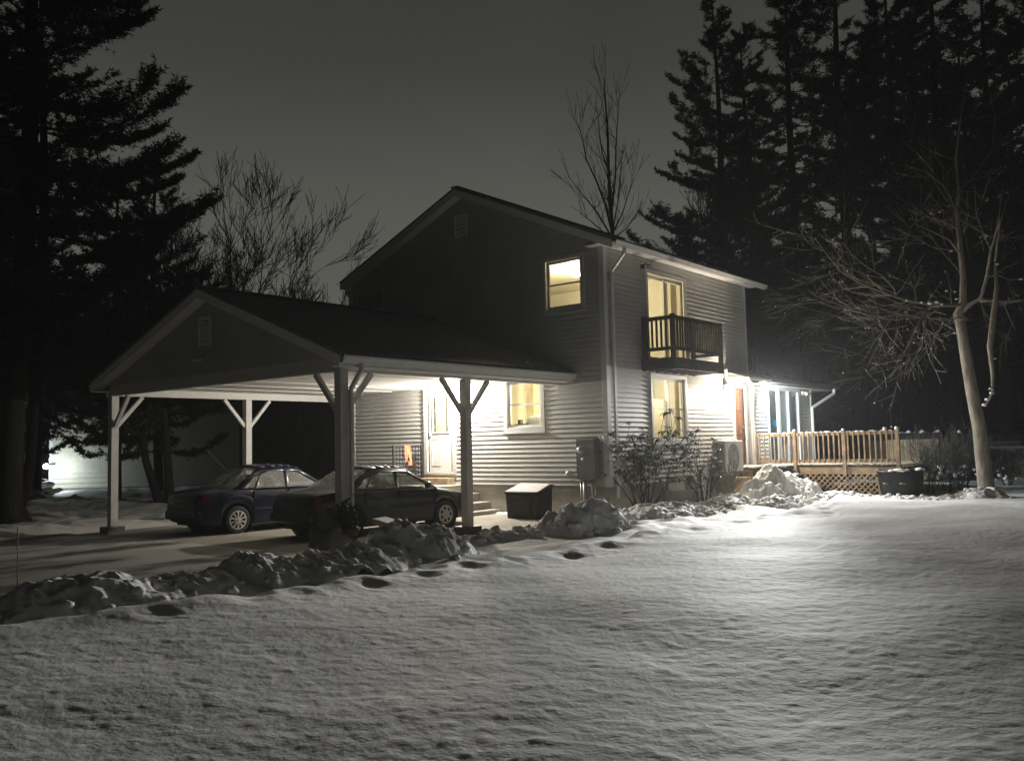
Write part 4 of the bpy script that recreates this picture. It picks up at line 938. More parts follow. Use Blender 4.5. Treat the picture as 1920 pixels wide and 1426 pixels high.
for i, (pts, lab) in enumerate((([(300, 945), (290, 915), (273, 862), (262, 780)], 'slim leaning trunk in front of the dim neighbour wall'), ([(318, 945), (316, 890), (312, 830), (306, 740)], 'slim upright trunk beside the leaning one'))):
    m = MB(); m.tube([tuple(at(x, y, 29)) for x, y in pts], [.17, .14, .12, .09], 8)
    r = random.Random(i)
    t = empty('young_tree', label=lab, cat='tree', group='slim trunks beyond the carport'); m.build('trunk', 'bark', t, True)
    v, f = tufts(np.array([at(pts[-1][0]+r.uniform(-40, 40), pts[-1][1]+r.uniform(-70, 30), 29+r.uniform(-1.2, 1.2)) for _ in range(220)]), np.full(220, .3), 8, np.random.RandomState(i)); npmesh('crown', v, f, 'needle', t)

def grow(mb, p, d, L, r, depth, rr, ang=.5, up=.25, seg=4, nch=(2, 4), decay=.68, minr=.004, leafs=None, sides=None):
    """a branching limb as tapered tubes"""
    p = Vector(p); d = Vector(d).normalized(); pts = [p.copy()]; rad = [r]
    for i in range(seg):
        d = (d+Vector((rr.uniform(-1, 1), rr.uniform(-1, 1), rr.uniform(-1, 1)))*.16+Vector((0, 0, up*.22))).normalized()
        p = p+d*L/seg; pts.append(p.copy()); rad.append(max(minr, r*(1-.62*(i+1)/seg)))
    mb.tube(pts, rad, sides or (6 if r > .05 else 4 if r > .015 else 3), False)
    if leafs is not None: leafs.append(p.copy())
    if depth <= 0: return
    for k in range(rr.randint(*nch)):
        t = rr.uniform(.3, 1.0); i = min(seg-1, int(t*seg)); q = pts[i].lerp(pts[i+1], t*seg-i)
        a = Vector((rr.gauss(0, 1), rr.gauss(0, 1), rr.gauss(0, .7))); dd = (pts[i+1]-pts[i]).normalized(); a = (a-dd*a.dot(dd)).normalized()
        nd = (dd*math.cos(ang)+a*math.sin(ang*rr.uniform(.7, 1.3))).normalized()
        grow(mb, q, nd, L*decay*rr.uniform(.75, 1.15), max(minr, rad[i]*.62), depth-1, rr, ang, up, seg, nch, decay, minr, leafs, sides)
    nd = (d+Vector((rr.uniform(-1, 1), rr.uniform(-1, 1), rr.uniform(-.5, 1)))*.25).normalized()
    grow(mb, pts[-1], nd, L*decay, max(minr, rad[-1]*.9), depth-1, rr, ang, up, seg, nch, decay, minr, leafs, sides)

def bare(px, pyb, dep, H, seed, label, group, lean=(0, 0), stems=1, ang=.45, up=.5, m='twig_dark', r=.16, depth=5, minr=.014, name='bare_tree'):
    b = at(px, pyb, dep); b[2] = -.1; o = empty(name, tuple(b), label=label, cat='tree', group=group); rr = random.Random(seed); mb = MB()
    for s in range(stems):
        d = Vector((lean[0]+rr.uniform(-.2, .2)*(stems > 1), lean[1]+rr.uniform(-.2, .2)*(stems > 1), 1)).normalized()
        h0 = H*.34; mid = d*h0
        mb.tube([(0, 0, -.2), tuple(mid*.5+Vector((.1, 0, 0))), tuple(mid)], [r*1.15, r, r*.8], 7)
        grow(mb, mid, d, H*.27, r*.8, depth, rr, ang, up, 4, (2, 3), .72, minr)
    mb.build('trunk', m, o, True); return o
GB = 'bare trees beyond the carport'
R_ = np.array([_r2[0], _r2[1]])
bare(395, 800, 46, 15.6, 31, 'tallest bare tree above the carport roof, right of the dark pine', GB, tuple(R_*.0), 3, .50, .30)
bare(455, 800, 48, 12.6, 32, 'bare tree leaning right with a long limb over the carport roof', GB, tuple(R_*.14), 2, .52, .25)
bare(350, 800, 50, 13.5, 38, 'bare tree half hidden by the big pine limbs', GB, tuple(-R_*.1), 3, .5, .3)
bare(505, 800, 50, 10.6, 33, 'bare tree above the middle of the carport roof', GB, tuple(R_*.1), 3, .55, .25)
bare(558, 800, 52, 9.2, 34, 'short bare tree left of the vent pipe', GB, (0, 0), 3, .6, .2)
bare(610, 800, 53, 8.6, 35, 'shortest bare tree directly beside the vent pipe', GB, (0, 0), 3, .6, .2)
def slender():
    b = at(1148, 800, 36); b[2] = -.1; o = empty('bare_tree', tuple(b), label='thin bare tree with upright limbs rising behind the house roof', cat='tree'); mb = MB(); rr = random.Random(12)
    for L, r, dd in (([(1150, 800), (1150, 600), (1148, 440), (1146, 380), (1143, 320), (1140, 250), (1136, 190), (1131, 148)], .13, 0), ([(1147, 400), (1152, 330), (1155, 270), (1157, 220), (1158, 185)], .05, .6), ([(1148, 435), (1134, 385), (1118, 340), (1100, 300), (1091, 262), (1086, 235)], .055, -.5), ([(1149, 450), (1120, 400), (1092, 365), (1066, 330)], .045, .4), ([(1149, 440), (1168, 400), (1180, 360), (1188, 335)], .04, -.4), ([(1144, 330), (1128, 290), (1122, 240), (1117, 200)], .035, .3), ([(1150, 430), (1160, 380), (1166, 320), (1168, 280)], .035, .5), ([(1148, 450), (1110, 415), (1085, 400)], .03, -.6), ([(1150, 450), (1176, 425), (1192, 405)], .03, .2)):
        n = len(L); w = [Vector(tuple(np.array(at(x+rr.uniform(-2, 2), y, 36+dd*k/(n-1)*2))-b)) for k, (x, y) in enumerate(L)]; rad = [max(.012, r*(1-.85*k/(n-1))) for k in range(n)]
        mb.tube(w, rad, 6, False)
        for k in range(1, n):
            if w[k].z < 5.5: continue
            for q in range(3):
                p = w[k-1].lerp(w[k], rr.random()); d = (w[k]-w[k-1]).normalized(); a = Vector((rr.gauss(0, 1), rr.gauss(0, 1), .5)); grow(mb, p, d+a*.5, rr.uniform(.6, 1.3), max(.010, rad[k]*.5), 1, rr, .45, .5, 3, (1, 2), .65, .009, None, 3)
    mb.build('trunk', 'twig_dark', o, True)
slender()
bare(1420, 800, 38, 12.5, 37, 'bare sapling in front of the pines above the roof corner', None, (0, 0), 2, .4, .6, minr=.012)

def yard_tree():
    B = np.array([5.72, 7.95, .06]); d0 = float((B-CAMP)@_f)
    o = empty('bare_tree', tuple(B), label='bare yard tree with pale lit trunk and drooping snow flecked branches right of the deck', cat='tree')
    inv = Matrix.Translation(-Vector(B))
    A = lambda x, y, dd=0: tuple(np.array(at(x, y, d0+dd))-B)
    tr = [A(1850, 940), A(1850, 918), A(1844, 870), A(1836, 800), A(1822, 730), A(1810, 660), A(1802, 612), A(1797, 590), A(1806, 565), A(1806, 520), A(1801, 470), A(1797, 430), A(1793, 395), A(1798, 360, .2), A(1792, 300, .3), A(1800, 230, .4), A(1812, 150, .5)]
    rd = [.22, .19, .172, .158, .144, .13, .118, .12, .088, .072, .062, .052, .044, .036, .029, .02, .011]
    t = MB(); t.tube(tr, rd, 12); 
    t.tube([A(1797, 590), A(1815, 572, -.1), A(1838, 560, -.3), A(1850, 520, -.5), A(1858, 470, -.6), A(1872, 420, -.7), A(1880, 340, -.8)], [.085, .058, .045, .037, .029, .02, .01], 8)
    t.tube([A(1838, 562, -.3), A(1880, 565, -.2), A(1925, 562, 0), A(1975, 545, .2)], [.05, .04, .032, .02], 7)
    trunk = t.build('trunk', 'bark_pale', o, True)
    t = MB(); t.tube([A(1866, 490, -.9), A(1869, 540, -.9), A(1862, 600, -.95), A(1856, 650, -.95), A(1861, 700, -.9), A(1862, 735, -.9), A(1847, 762, -.85)], [.03, .05, .07, .065, .045, .032, .012], 8)
    t.tube([A(1866, 490, -.9), A(1875, 420, -.8), A(1893, 360, -.7)], [.03, .02, .01], 6); t.build('hanging_limb', 'bark_pale', o, True)
    rr = random.Random(77); c = MB(); lf = []
    limbs = [([(1803, 572), (1775, 572), (1745, 570), (1715, 566), (1690, 560), (1668, 552), (1640, 542), (1610, 530), (1575, 508), (1545, 470), (1527, 445)], -1.0, .05),
             ([(1680, 556), (1676, 540), (1655, 518), (1625, 500), (1600, 480), (1580, 455)], -.6, .022),
             ([(1745, 570), (1715, 590), (1680, 600), (1650, 595), (1620, 588), (1590, 578), (1560, 566), (1530, 555), (1516, 543)], -1.6, .028),
             ([(1742, 572), (1725, 600), (1710, 630), (1696, 660), (1675, 673)], -2.0, .022),
             ([(1738, 575), (1735, 610), (1728, 650), (1710, 680), (1672, 688)], -2.3, .022),
             ([(1700, 610), (1650, 620), (1600, 604), (1560, 590), (1490, 572)], -1.9, .018),
             ([(1696, 565), (1670, 600), (1640, 640), (1605, 665), (1582, 668)], -1.4, .018),
             ([(1660, 615), (1640, 660), (1625, 690), (1600, 700)], -1.7, .014),
             ([(1803, 480), (1780, 450), (1750, 435), (1715, 420)], -.8, .025),
             ([(1800, 430), (1770, 415), (1735, 405), (1700, 430)], -.5, .02),
             ([(1797, 410), (1822, 425), (1850, 440), (1880, 452)], -.4, .02),
             ([(1793, 395), (1770, 350), (1740, 325), (1700, 310)], .3, .018),
             ([(1798, 360), (1830, 325), (1860, 280), (1868, 210)], .3, .02),
             ([(1850, 520), (1870, 515), (1895, 525), (1925, 520)], -.5, .018),
             ([(1858, 470), (1845, 440), (1830, 400), (1828, 350)], -.5, .016),
             ([(1838, 560), (1845, 590), (1852, 612)], -.3, .012), ([(1880, 565), (1895, 600), (1905, 620)], -.2, .012),
             ([(1803, 590), (1785, 600), (1765, 615), (1748, 640), (1735, 660)], -.8, .016)]
    for pts, dd, r in limbs:
        n = len(pts); w = [Vector(A(x, y, dd*i/(n-1)+.0)) for i, (x, y) in enumerate(pts)]; rad = [max(.006, r*(1-.78*i/(n-1))) for i in range(n)]
        c.tube(w, rad, 6, False)
        for i in range(1, n):
            for k in range(2):
                t_ = rr.random(); q = w[i-1].lerp(w[i], t_); dd_ = (w[i]-w[i-1]).normalized()
                a = Vector((rr.gauss(0, 1), rr.gauss(0, 1), rr.gauss(-.15, .8))); a = (a-dd_*a.dot(dd_)).normalized()
                grow(c, q, dd_*.75+a*.75, rr.uniform(.38, .85), max(.006, rad[i]*.55), 2 if r > .02 else 1, rr, .6, -.05 if dd < -1.2 else .15, 3, (1, 3), .7, .0045, lf, 3)
    for i in range(9, len(tr)-1):
        for k in range(1):
            a = Vector((rr.gauss(0, 1), rr.gauss(0, 1), .5)); grow(c, tr[i], a, rr.uniform(.8, 1.5), .012, 2, rr, .55, .3, 3, (1, 3), .7, .005, lf, 3)
    c.build('crown', 'twig', o, False)
    s = MB()
    for k, (x, y, dd, r) in enumerate(((1745, 568, -.4, .05), (1757, 566, -.3, .045), (1766, 570, -.25, .04), (1728, 567, -.5, .035), (1775, 545, -.2, .03), (1790, 547, -.1, .03), (1794, 560, 0, .035), (1700, 563, -.6, .025), (1866, 672, -1, .025), (1860, 736, -.95, .045), (1852, 748, -.9, .05), (1846, 758, -.9, .05), (1858, 728, -.95, .035), (1870, 495, -.95, .03), (1783, 471, -.2, .03), (1745, 400, 0, .025), (1762, 398, 0, .025), (1915, 523, -.3, .035), (1925, 556, 0, .03))):
        s.ico(A(x, y, dd), r, 1, .35, 1.5, (1.3, 1.3, .8), k)
    for k in range(70):
        q = rr.choice(lf); s.ico(q, rr.uniform(.008, .018), 1, .3, 1.5, (1, 1, 1), k)
    s.build('snow', 'snow_clod', o, True)
yard_tree()

def leafy_bush(name, c, rad, h, seed, label, nst=14, whorls=9, L=.13, mt='leaf', spread=.5, snow=16):
    rr = random.Random(seed); o = empty(name, c, label=label, cat='bush'); st = MB(); lf = []
    for k in range(nst):
        a = rr.random()*6.283; t = rr.random()**.5*spread; d = Vector((math.cos(a)*t, math.sin(a)*t, .8))
        grow(st, (.12*math.cos(a), .12*math.sin(a), -.05), d, h*.5*rr.uniform(.7, 1.15), .02, 2, rr, .6, .25, 4, (2, 3), .62, .005, lf, 4)
    st.build('stem', 'twig_dark', o, True); V = []; Fc = []
    for p in lf:
        if abs(p[0]) > rad or abs(p[1]) > rad: continue
        for k in range(whorls):
            a = k*6.283/whorls+rr.uniform(-.3, .3); dr = rr.uniform(-1.1, .15); d = Vector((math.cos(a)*math.cos(dr), math.sin(a)*math.cos(dr), math.sin(dr))); s = d.cross(Vector((0, 0, 1))).normalized(); l = L*rr.uniform(.7, 1.2); w = l*.17
            n = s.cross(d); i = len(V)
            V += [p+d*.01, p+d*l*.45+s*w+n*.012, p+d*l*.45-n*.004, p+d*l*.45-s*w+n*.012, p+d*l]; Fc += [(i, i+1, i+2), (i, i+2, i+3), (i+1, i+4, i+2), (i+2, i+4, i+3)]
    npmesh('foliage', np.array([tuple(q) for q in V]), np.array(Fc), mt, o)
    s = MB()
    for k in range(snow):
        p = rr.choice(lf); s.ico(p+Vector((rr.uniform(-.05, .05), rr.uniform(-.05, .05), .02)), rr.uniform(.03, .07), 1, .35, 1.5, (1.2, 1.2, .6), k)
    s.build('snow', 'snow_clod', o, True)
leafy_bush('rhododendron_bush', (.68, .22, .12), .95, 2.05, 41, 'large dark leaved rhododendron at the corner of the house', 14, 7, .155, spread=.62, snow=34)
leafy_bush('evergreen_shrub', (.75, 2.85, .15), .38, 1.4, 42, 'upright leafy shrub just left of the heat pump', 6, 7, .09, spread=.25, snow=8)
def twiggy(name, c, h, seed, label, n=10, m='twig', spread=.4, r=.012, group=None, snow=0, depth=3):
    rr = random.Random(seed); o = empty(name, c, label=label, cat='bush', group=group); st = MB(); lf = []
    for k in range(n):
        a = rr.random()*6.283; grow(st, (.08*math.cos(a), .08*math.sin(a), -.05), (math.cos(a)*spread*rr.random(), math.sin(a)*spread*rr.random(), .9), h*.5*rr.uniform(.7, 1.2), r, depth, rr, .5, .4, 3, (2, 3), .66, .004, lf, 3)
    st.build('stem', m, o)
    if snow:
        s = MB()
        for k in range(snow): p = rr.choice(lf); s.ico((p[0]*.9, p[1]*.9, p[2]*rr.uniform(.3, .8)), rr.uniform(.03, .08), 1, .4, 1.5, (1.1, 1.1, .9), k)
        s.build('snow', 'snow_clod', o, True)
twiggy('twiggy_shrub', (.95, 3.35, .12), .8, 51, 'bare fan shaped twiggy shrub below the heat pump', 16, 'twig', .6)
for i, (px, py, dep, h, lab) in enumerate(((1745, 920, 23.4, 1.5, 'bare shrub right beside the black tub'), (1775, 922, 24.0, 1.6, 'middle bare shrub between the tub and the yard tree'), (1808, 922, 24.5, 1.4, 'bare shrub just left of the yard tree trunk'), (1890, 915, 26, .9, 'low snow dotted shrub right of the yard tree trunk'), (1795, 915, 26.5, 1.7, 'dark shrub in front of the fence end'))):
    p = at(px, py, dep); twiggy('dry_shrub', (p[0], p[1], .0), h, 60+i, lab, 14, 'twig_dark', .55, group='dry shrubs between deck and fence', snow=12)
def well():
    m = MB(); n = 12
    for k in range(n):
        a0, a1 = math.pi*k/n, math.pi*(k+1)/n; f = lambda a, r: (.03+.62*r*math.sin(a), 2.95-.62*math.cos(a)*r)
        p, q, r_, s = f(a0, 1), f(a1, 1), f(a1, .94), f(a0, .94)
        m.hexa([(*p, 0), (*q, 0), (*r_, 0), (*s, 0), (*p, .46), (*q, .46), (*r_, .46), (*s, .46)])
    tag(m.build('window_well', 'galv', None), 'curved metal window well against the foundation under the double window', 'window well')
well()

# ------------------------------------------------------------------ pot, boulder, board, stake
def pot():
    c = (-.72, -6.75, .0); o = empty('flower_pot', c, label='dark flower pot with a withered plant at the foot of the near carport post', cat='flower pot')
    MB().lathe([(.001, 0), (.16, 0), (.22, .26), (.25, .28), (.25, .33), (.21, .33), (.2, .28), (.001, .27)], 22).build('pot_body', 'terracotta', o, True)
    rs = np.random.RandomState(5); pts = rs.normal(size=(300, 3))*np.array([.10, .10, .12])+np.array([.02, 0, .48]); v, f = tufts(pts, np.full(300, .07), 7, rs, 1, .2); npmesh('plant', v, f, 'plant_dead', o)
    b = MB(); b.ico((-.62, -7.15, .18), .30, 3, .25, 1.5, (1.1, 1, .85), 4); tag(b.build('boulder', 'boulder', None, True), 'rounded grey boulder left of the flower pot', 'boulder')
    p0, p1 = Vector((-.35, -6.35, .42)), Vector((1.05, -6.05, .08)); b = MB(); b.bar(p0, p1, .42, .05); bo = b.build('ramp_board', 'wood_grey', None, bevel=.01); tag(bo, 'snowy board sloping down from the near carport post', 'board')
    s = MB(); s.bar(p0+Vector((0, 0, .045)), p1+Vector((0, 0, .045)), .38, .04); s.build('snow', 'snow_clod', bo, bevel=.015)
pot()
p = pl(33, 1122, 'z', .1); q = at(33, 985, float((p-CAMP)@_f)); m = MB(); m.tube([tuple(p-np.array([0, 0, .2])), tuple(q)], .006, 6)
st = m.build('driveway_stake', 'black_metal', None); tag(st, 'thin black driveway marker stake at the near left', 'stake')

# ------------------------------------------------------------------ cars
def car(name, loc, rz, sc, paintm, rimm, spokes, label, belt=.92, roofz=1.39, antenna=False):
    o = empty(name, loc, rz, label=label, cat='car', group='cars parked under the carport'); o.scale = (sc, sc, sc)
    RW, FW, WR = -1.32, 1.30, .305                     # axles, tyre radius
    y0, y1 = -2.22, 2.22
    def ip(y, t): return float(np.interp(y, [a for a, b in t], [b for a, b in t]))
    def sm(y, t):
        return (ip(y-.06, t)+ip(y, t)*2+ip(y+.06, t))/4
    wt = [(-2.22, .60), (-2.15, .70), (-2.0, .775), (-1.6, .83), (-.8, .85), (.8, .85), (1.5, .835), (1.9, .79), (2.1, .70), (2.22, .52)]
    zt = [(-2.22, .70), (-2.17, .86), (-2.08, .93), (-1.75, .965), (-1.3, .97), (-.6, .955), (.2, .94), (.85, .925), (1.05, .91), (1.5, .85), (1.9, .77), (2.1, .68), (2.22, .52)]
    zl = [(-2.22, .40), (-2.1, .27), (-1.9, .22), (1.8, .20), (2.05, .24), (2.22, .36)]
    ys = np.unique(np.round(np.concatenate([np.linspace(y0, y1, 120), RW+.37*np.cos(np.linspace(0, np.pi, 26)), FW+.37*np.cos(np.linspace(0, np.pi, 26))]), 4))
    def low(y):
        z = sm(y, zl)
        for c in (RW, FW):
            d = (y-c)/.372
            if abs(d) < 1: z = max(z, .30+.372*math.sqrt(1-d*d))
        return z
    rings = []
    for y in ys:
        w, t, l = sm(y, wt), sm(y, zt), low(y); t = max(t, l+.02); h = t-l
        r = [(w*.955, l)]
        for (a, b) in ((.985, .12), (1.0, .34), (1.0, .52), (.985, .62), (.992, .66), (.975, .84), (.94, .955)): r.append((w*a, l+h*b))
        r += [(w*.84, t), (w*.55, t+.018), (0, t+.028)]
        rings.append(r)
    n = len(rings[0]); V = []; Fs = []
    for i, y in enumerate(ys):
        full = rings[i]+[(-a, b) for a, b in rings[i][-2::-1]]; V += [(a, y, b) for a, b in full]
    N = 2*n-1
    for i in range(len(ys)-1):
        for k in range(N-1): Fs.append((i*N+k, (i+1)*N+k, (i+1)*N+k+1, i*N+k+1))
    # open the cabin: remove deck faces under the glasshouse
    keep = []
    for f in Fs:
        c = np.mean([V[i] for i in f], 0)
        if -1.10 < c[1] < .85 and abs(c[0]) < .66 and c[2] > .8: continue
        keep.append(f)
    keep.append(tuple(range(N))); keep.append(tuple(range((len(ys)-1)*N, len(ys)*N))[::-1])
    b = MB(); b.add(V, keep); body = b.build('body', paintm, o, True)
    md = body.modifiers.new('split', 'EDGE_SPLIT'); md.split_angle = math.radians(38)
    MB().box(-.70, .70, -1.95, 1.9, .19, .5).build('underbody', 'rubber_black', o)
    for c in (RW, FW):
        for s in (-1, 1):
            wl = MB(); wl.lathe([(.001, s*.50), (.37, s*.50), (.37, s*.80)], 26, (0, c, .30), 'x'); wl.build('wheel_well', 'rubber_black', o)
    # glasshouse: side frames with window holes, y along the car
    out_ = [(-1.42, .955), (-.70, roofz-.045), (-.45, roofz-.005), (0, roofz), (.20, roofz-.02), (.42, roofz-.09), (1.12, .905), (.2, .93), (-.6, .945)]
    def SX(z): k = (z-.92)/(roofz-.92); return .765-.215*max(0, k)**1.15
    wf = [(.08, roofz-.095), (.36, roofz-.15), (.86, .975), (.80, .965), (.02, .965)]
    wr = [(-.02, roofz-.095), (-.40, roofz-.095), (-.62, roofz-.17), (-.80, .975), (-.06, .965)]
    wq = [(-.68, roofz-.19), (-.86, .985), (-1.06, .985), (-.82, roofz-.215)]
    fr = MB()
    for s in (-1, 1): fr.poly(lambda y, z, s=s: (s*SX(z), y, z), out_, [wf, wr, wq])
    # roof skin, header strips
    tops = [(-.70, roofz-.045), (-.45, roofz-.005), (-.2, roofz), (0, roofz), (.20, roofz-.02), (.42, roofz-.09)]
    for (ya, za), (yb, zb) in zip(tops[:-1], tops[1:]):
        for k in range(8):
            f = lambda y, z, t: (SX(z)*math.sin(t*math.pi/2), y, z+.05*math.cos(t*math.pi/2))
            t0, t1 = -1+k/4, -1+(k+1)/4; fr.quad(f(ya, za, t0), f(yb, zb, t0), f(yb, zb, t1), f(ya, za, t1))
    gh_ = fr.build('glasshouse', paintm, o, True); gh_.modifiers.new('split', 'EDGE_SPLIT').split_angle = math.radians(30)
    gh_.modifiers.new('thick', 'SOLIDIFY').thickness = .012
    def screen(name, ya, za, yb, zb, n=8):
        m = MB(); f = lambda y, z, t, c: (SX(z)*math.sin(t*math.pi/2)*.985, y+c*math.cos(t*math.pi/2), z+.03*math.cos(t*math.pi/2))
        for k in range(n):
            t0, t1 = -.98+1.96*k/n, -.98+1.96*(k+1)/n; c = .07 if yb > 0 and ya > 0 else -.05
            m.quad(f(ya, za, t0, c), f(ya, za, t1, c), f(yb, zb, t1, c*.3), f(yb, zb, t0, c*.3))
        return m.build(name, 'car_glass', o, True)
    screen('windscreen', 1.10, .91, .43, roofz-.09); screen('rear_window', -1.40, .96, -.71, roofz-.045)
    for s in (-1, 1):
        for L in (wf, wr, wq):
            g = MB(); g.poly(lambda y, z: (s*(SX(z)-.008), y, z), L); g.build('side_window', 'car_glass', o)
        p = MB(); p.box(*sorted((s*.80, s*.93)), .70, .80, .93, 1.06); p.build('mirror', paintm, o, bevel=.03)
        for y in (-.66, .12):
            p = MB(); p.box(*sorted((s*.842, s*.868)), y, y+.20, .775, .81); p.build('door_handle', paintm, o, bevel=.01)
        p = MB()
        for (ya, yb) in ((-.03, -.02), (1.0, 1.01), (-.92, -.91)): p.box(*sorted((s*.80, s*.853)), ya, yb, .32, .92)
        p.build('door_seam', 'rubber_black', o)
        p = MB(); p.box(*sorted((s*.835, s*.864)), -.93, 1.0, .50, .535); p.build('side_moulding', 'rubber_black', o, bevel=.008)
        p = MB(); p.hexa([(s*.42, -2.195, .70), (s*.74, -2.105, .70), (s*.79, -1.93, .72), (s*.70, -1.98, .72), (s*.42, -2.155, .87), (s*.71, -2.085, .88), (s*.775, -1.93, .88), (s*.66, -1.98, .88)]); p.build('tail_lamp', 'tail_red', o, bevel=.02)
        p = MB(); p.hexa([(s*.36, 2.13, .60), (s*.66, 2.06, .60), (s*.765, 1.90, .61), (s*.6, 1.9, .61), (s*.36, 2.06, .70), (s*.64, 1.99, .715), (s*.76, 1.84, .73), (s*.6, 1.84, .73)]); p.build('headlight', 'lamp_clear', o, bevel=.02)
    p = MB(); p.box(-.26, .26, -2.235, -2.19, .60, .74); p.build('number_plate', 'plate', o, bevel=.008)
    p = MB(); p.box(-.72, .72, -2.245, -2.10, .34, .54); p.build('rear_bumper', paintm, o, bevel=.05)
    # seats
    st = MB()
    for x in (-.36, .36):
        st.box(x-.22, x+.22, -.05, .45, .45, .62); st.hexa([(x-.22, -.10, .6), (x+.22, -.10, .6), (x+.22, .02, .6), (x-.22, .02, .6), (x-.2, -.32, 1.10), (x+.2, -.32, 1.10), (x+.2, -.22, 1.10), (x-.2, -.22, 1.10)]); st.box(x-.12, x+.12, -.36, -.27, 1.10, 1.25)
    st.box(-.6, .6, -.95, -.55, .45, .62); st.hexa([(-.6, -.98, .6), (.6, -.98, .6), (.6, -.86, .6), (-.6, -.86, .6), (-.58, -1.15, 1.05), (.58, -1.15, 1.05), (.58, -1.05, 1.05), (-.58, -1.05, 1.05)]); st.box(-.66, .66, .80, 1.05, .5, .90)
    st.build('seat', 'seat_fabric', o, bevel=.03)
    if antenna: MB().tube([(-.45, -.86, roofz-.08), (-.52, -1.35, roofz+.42)], .006, 5).build('antenna', 'black_metal', o)
    # wheels
    first = None
    for c in (RW, FW):
        for s in (1, -1):
            x = s*.735; w = empty('wheel', (x, c, WR)); w.parent = o
            if first is None:
                t = MB(); t.lathe([(.20, -.085), (.27, -.10), (.295, -.085), (.305, -.05), (.305, .05), (.295, .085), (.27, .10), (.205, .085)], 40, (0, 0, 0), 'x'); ty = t.build('tyre', 'tyre', w, True)
                holes = []; nh = spokes
                for k in range(nh):
                    a = 2*math.pi*k/nh; ww = .42 if nh < 8 else .30; r0, r1 = (.105, .165) if nh < 8 else (.085, .175)
                    holes.append([(r0*math.cos(a-ww*.55), r0*math.sin(a-ww*.55)), (r1*math.cos(a-ww*.6), r1*math.sin(a-ww*.6)), (r1*1.03*math.cos(a), r1*1.03*math.sin(a)), (r1*math.cos(a+ww*.6), r1*math.sin(a+ww*.6)), (r0*math.cos(a+ww*.55), r0*math.sin(a+ww*.55))])
                r = MB(); r.poly(lambda a, b: (.088+.02*(1-(a*a+b*b)/.043), a, b), [(.208*math.cos(2*math.pi*k/40), .208*math.sin(2*math.pi*k/40)) for k in range(40)], holes)
                r.lathe([(.001, .118), (.035, .115), (.04, .100)], 16, (0, 0, 0), 'x'); rm = r.build('rim', rimm, w, False); rm.modifiers.new('thick', 'SOLIDIFY').thickness = -.012
                d = MB(); d.lathe([(.001, .04), (.21, .04)], 30, (0, 0, 0), 'x'); dk = d.build('rim_backing', 'rubber_black', w)  # plain dark disc behind the rim holes
                first = (ty, rm, dk)
            else:
                for q in first:
                    q2 = q.copy(); COL.objects.link(q2); q2.parent = w
            if s < 0: w.rotation_euler = (0, 0, math.pi)
    return o
car('parked_car', (-3.40, -3.66, -.115), math.radians(-3.9), .945, 'paint_green', 'rim_grey', 7, 'black green saloon car nearest the post, nose to the house steps', roofz=1.40)
car('parked_car', (-6.50, -4.10, -.125), math.radians(-3), .96, 'paint_blue', 'rim_silver', 10, 'dark blue saloon car with bright silver wheels, farther under the carport', roofz=1.44, antenna=True)

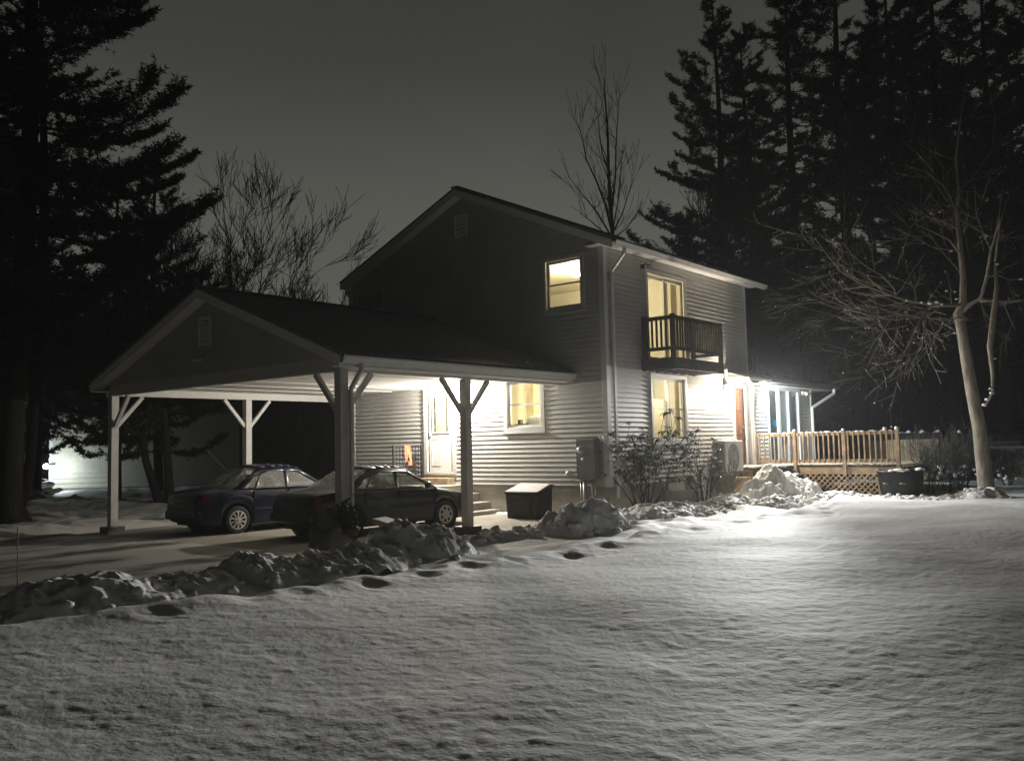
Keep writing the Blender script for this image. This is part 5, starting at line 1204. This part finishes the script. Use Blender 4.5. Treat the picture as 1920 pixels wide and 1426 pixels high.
# ------------------------------------------------------------------ neighbour
def neighbour():
    a = at(93, 928, 40); d = Vector((0.72, .69, 0)).normalized(); b = np.array(a)+np.array(d)*8.5; zt = 3.4
    o = empty('neighbour_house', (a[0], a[1], 0), math.atan2(d[1], d[0]), label='pale sided neighbouring house lit by its own lamp at the far left', cat='house')
    s = MB(); F = lambda u, out, z: (u, -out, z); siding(s, F, .1, zt, lambda z: (0, 8.5), [], .22, .035); s.build('wall', 'neigh_siding', o, recalc=False)
    MB().box(.0, 8.5, .02, .1, -.8, .09).build('foundation', 'concrete', o)
    MB().quad((0, 0, -.5), (0, 9, -.5), (0, 9, zt), (0, 0, zt)).build('wall', 'neigh_siding', o)
    r = MB(); r.hexa([(-.4, -.4, zt), (8.9, -.4, zt), (8.9, 4.5, zt+2), (-.4, 4.5, zt+2), (-.4, -.4, zt+.12), (8.9, -.4, zt+.12), (8.9, 4.5, zt+2.12), (-.4, 4.5, zt+2.12)]); r.build('roof', 'shingle', o)
    MB().fbox(F, -.03, .12, .021, .05, -.1, zt).build('corner_board', 'trim', o)
    c = at(86, 874, 39.6); l = empty('porch_lamp', tuple(c), label='glaring white lamp at the corner of the neighbouring house', cat='lamp'); MB().ico((0, 0, 0), .12, 2, 0).build('bulb', 'bulb_cool', l, True); MB().box(-.05, .12, .06, .35, .05, .14).build('bracket', 'black_metal', l)
    g = at(80, 928, 38.5); rs = empty('plastic_barrel', (g[0], g[1], float(g[2])), label='small dark barrel under the neighbour lamp', cat='barrel'); MB().lathe([(.001, 0), (.17, 0), (.2, .3), (.17, .7), (.001, .72)], 18).build('barrel_body', 'bin_plastic', rs, True); MB().lathe([(.19, .5), (.205, .52), (.19, .54)], 18).build('hoop', 'galv', rs, True)
    g = at(70, 926, 38.2); k = MB(); k.hexa([(g[0]-.5, g[1]-.3, -.1), (g[0]+.2, g[1]-.1, -.1), (g[0]+.2, g[1]+.2, -.1), (g[0]-.5, g[1]+.1, -.1), (g[0]-.2, g[1]-.2, .45), (g[0]+.15, g[1]-.1, .55), (g[0]+.1, g[1]+.1, .55), (g[0]-.2, g[1], .45)]); tag(k.build('yellow_sled', 'yellow', None, bevel=.05), 'small yellow sled leaning beside the neighbour barrel', 'sled')
    for i, (px, py, dep, r_, lab) in enumerate(((30, 918, 37, .8, 'bright snow heap behind the forked trunk'), (75, 936, 35, .5, 'low bright snow heap before the neighbour lamp'))):
        g = at(px, py, dep); m = MB(); rr = random.Random(i)
        for k in range(30): m.ico((g[0]+rr.gauss(0, r_*.6), g[1]+rr.gauss(0, r_*.6), -.05+rr.random()*r_*.6), rr.uniform(.2, .45)*r_, 2, .3, 1.6, (1.2, 1.2, .7), k)
        tag(m.build('snow_pile', 'snow_clod', None, True), lab, 'snow pile', 'piles of shovelled snow')
neighbour()
def rocks():
    for i, (px, py, dep, r_, lab) in enumerate(((112, 944, 33, .22, 'dark rock in the snow right of the forked trunk'), (140, 937, 34, .28, 'long dark rock below the neighbour wall'), (188, 945, 32, .18, 'small dark stone left of the outer carport post'))):
        g = at(px, py, dep); m = MB(); m.ico((0, 0, .02), r_, 2, .35, 1.5, (1.9, 1.3, .6), i); o = m.build('rock', 'boulder', None, True); o.location = (g[0], g[1], float(g[2])); tag(o, lab, 'rock', 'rocks in the woods floor')
rocks()

# ------------------------------------------------------------------ far woods as one mass
def woods():
    rs = np.random.RandomState(9); th0 = math.pi/2+YAW
    n = 26000; a = rs.uniform(-.78, .78, n); R = 62+rs.uniform(0, 7, n)
    topz = lambda a: np.where(a > .03, 9.0, 13.5)+2.2*vn(a*22, a*0+1)+1.6*vn(a*70, a*0+4)     # a > 0 is left
    z = topz(a)*rs.rand(n)**.8
    c = np.stack([CAMP[0]+R*np.cos(th0+a), CAMP[1]+R*np.sin(th0+a), z], -1)
    v, f = tufts(c, rs.uniform(.5, 1.1, n), 7, rs, .7, .2)
    aa = np.linspace(-.85, .85, 240); hz = topz(aa)-1.2
    lo = np.stack([CAMP[0]+69*np.cos(th0+aa), CAMP[1]+69*np.sin(th0+aa), aa*0-1], -1); hi = lo.copy(); hi[:, 2] = hz
    k = len(v); v = np.concatenate([v, lo, hi]); m = len(aa); i = np.arange(m-1)
    f = np.concatenate([f, np.stack([k+i, k+i+1, k+m+i+1], -1), np.stack([k+i, k+m+i+1, k+m+i], -1)])
    tag(npmesh('woodland', v, f, 'woods'), 'dark wood beyond the yard', kind='stuff')
woods()

def haze():
    b = MB(); b.box(-150, 171, -176, 145, -3, 32); o = b.build('haze', None); tag(o, kind='stuff')
    m = bpy.data.materials.new('haze'); m.use_nodes = True; n = m.node_tree; n.nodes.clear()
    ou = n.nodes.new('ShaderNodeOutputMaterial'); v = n.nodes.new('ShaderNodeVolumePrincipled')
    v.inputs['Color'].default_value = (.9, .92, .93, 1); v.inputs['Density'].default_value = .0011; v.inputs['Anisotropy'].default_value = .35
    n.links.new(v.outputs[0], ou.inputs['Volume']); o.data.materials.append(m)
haze()
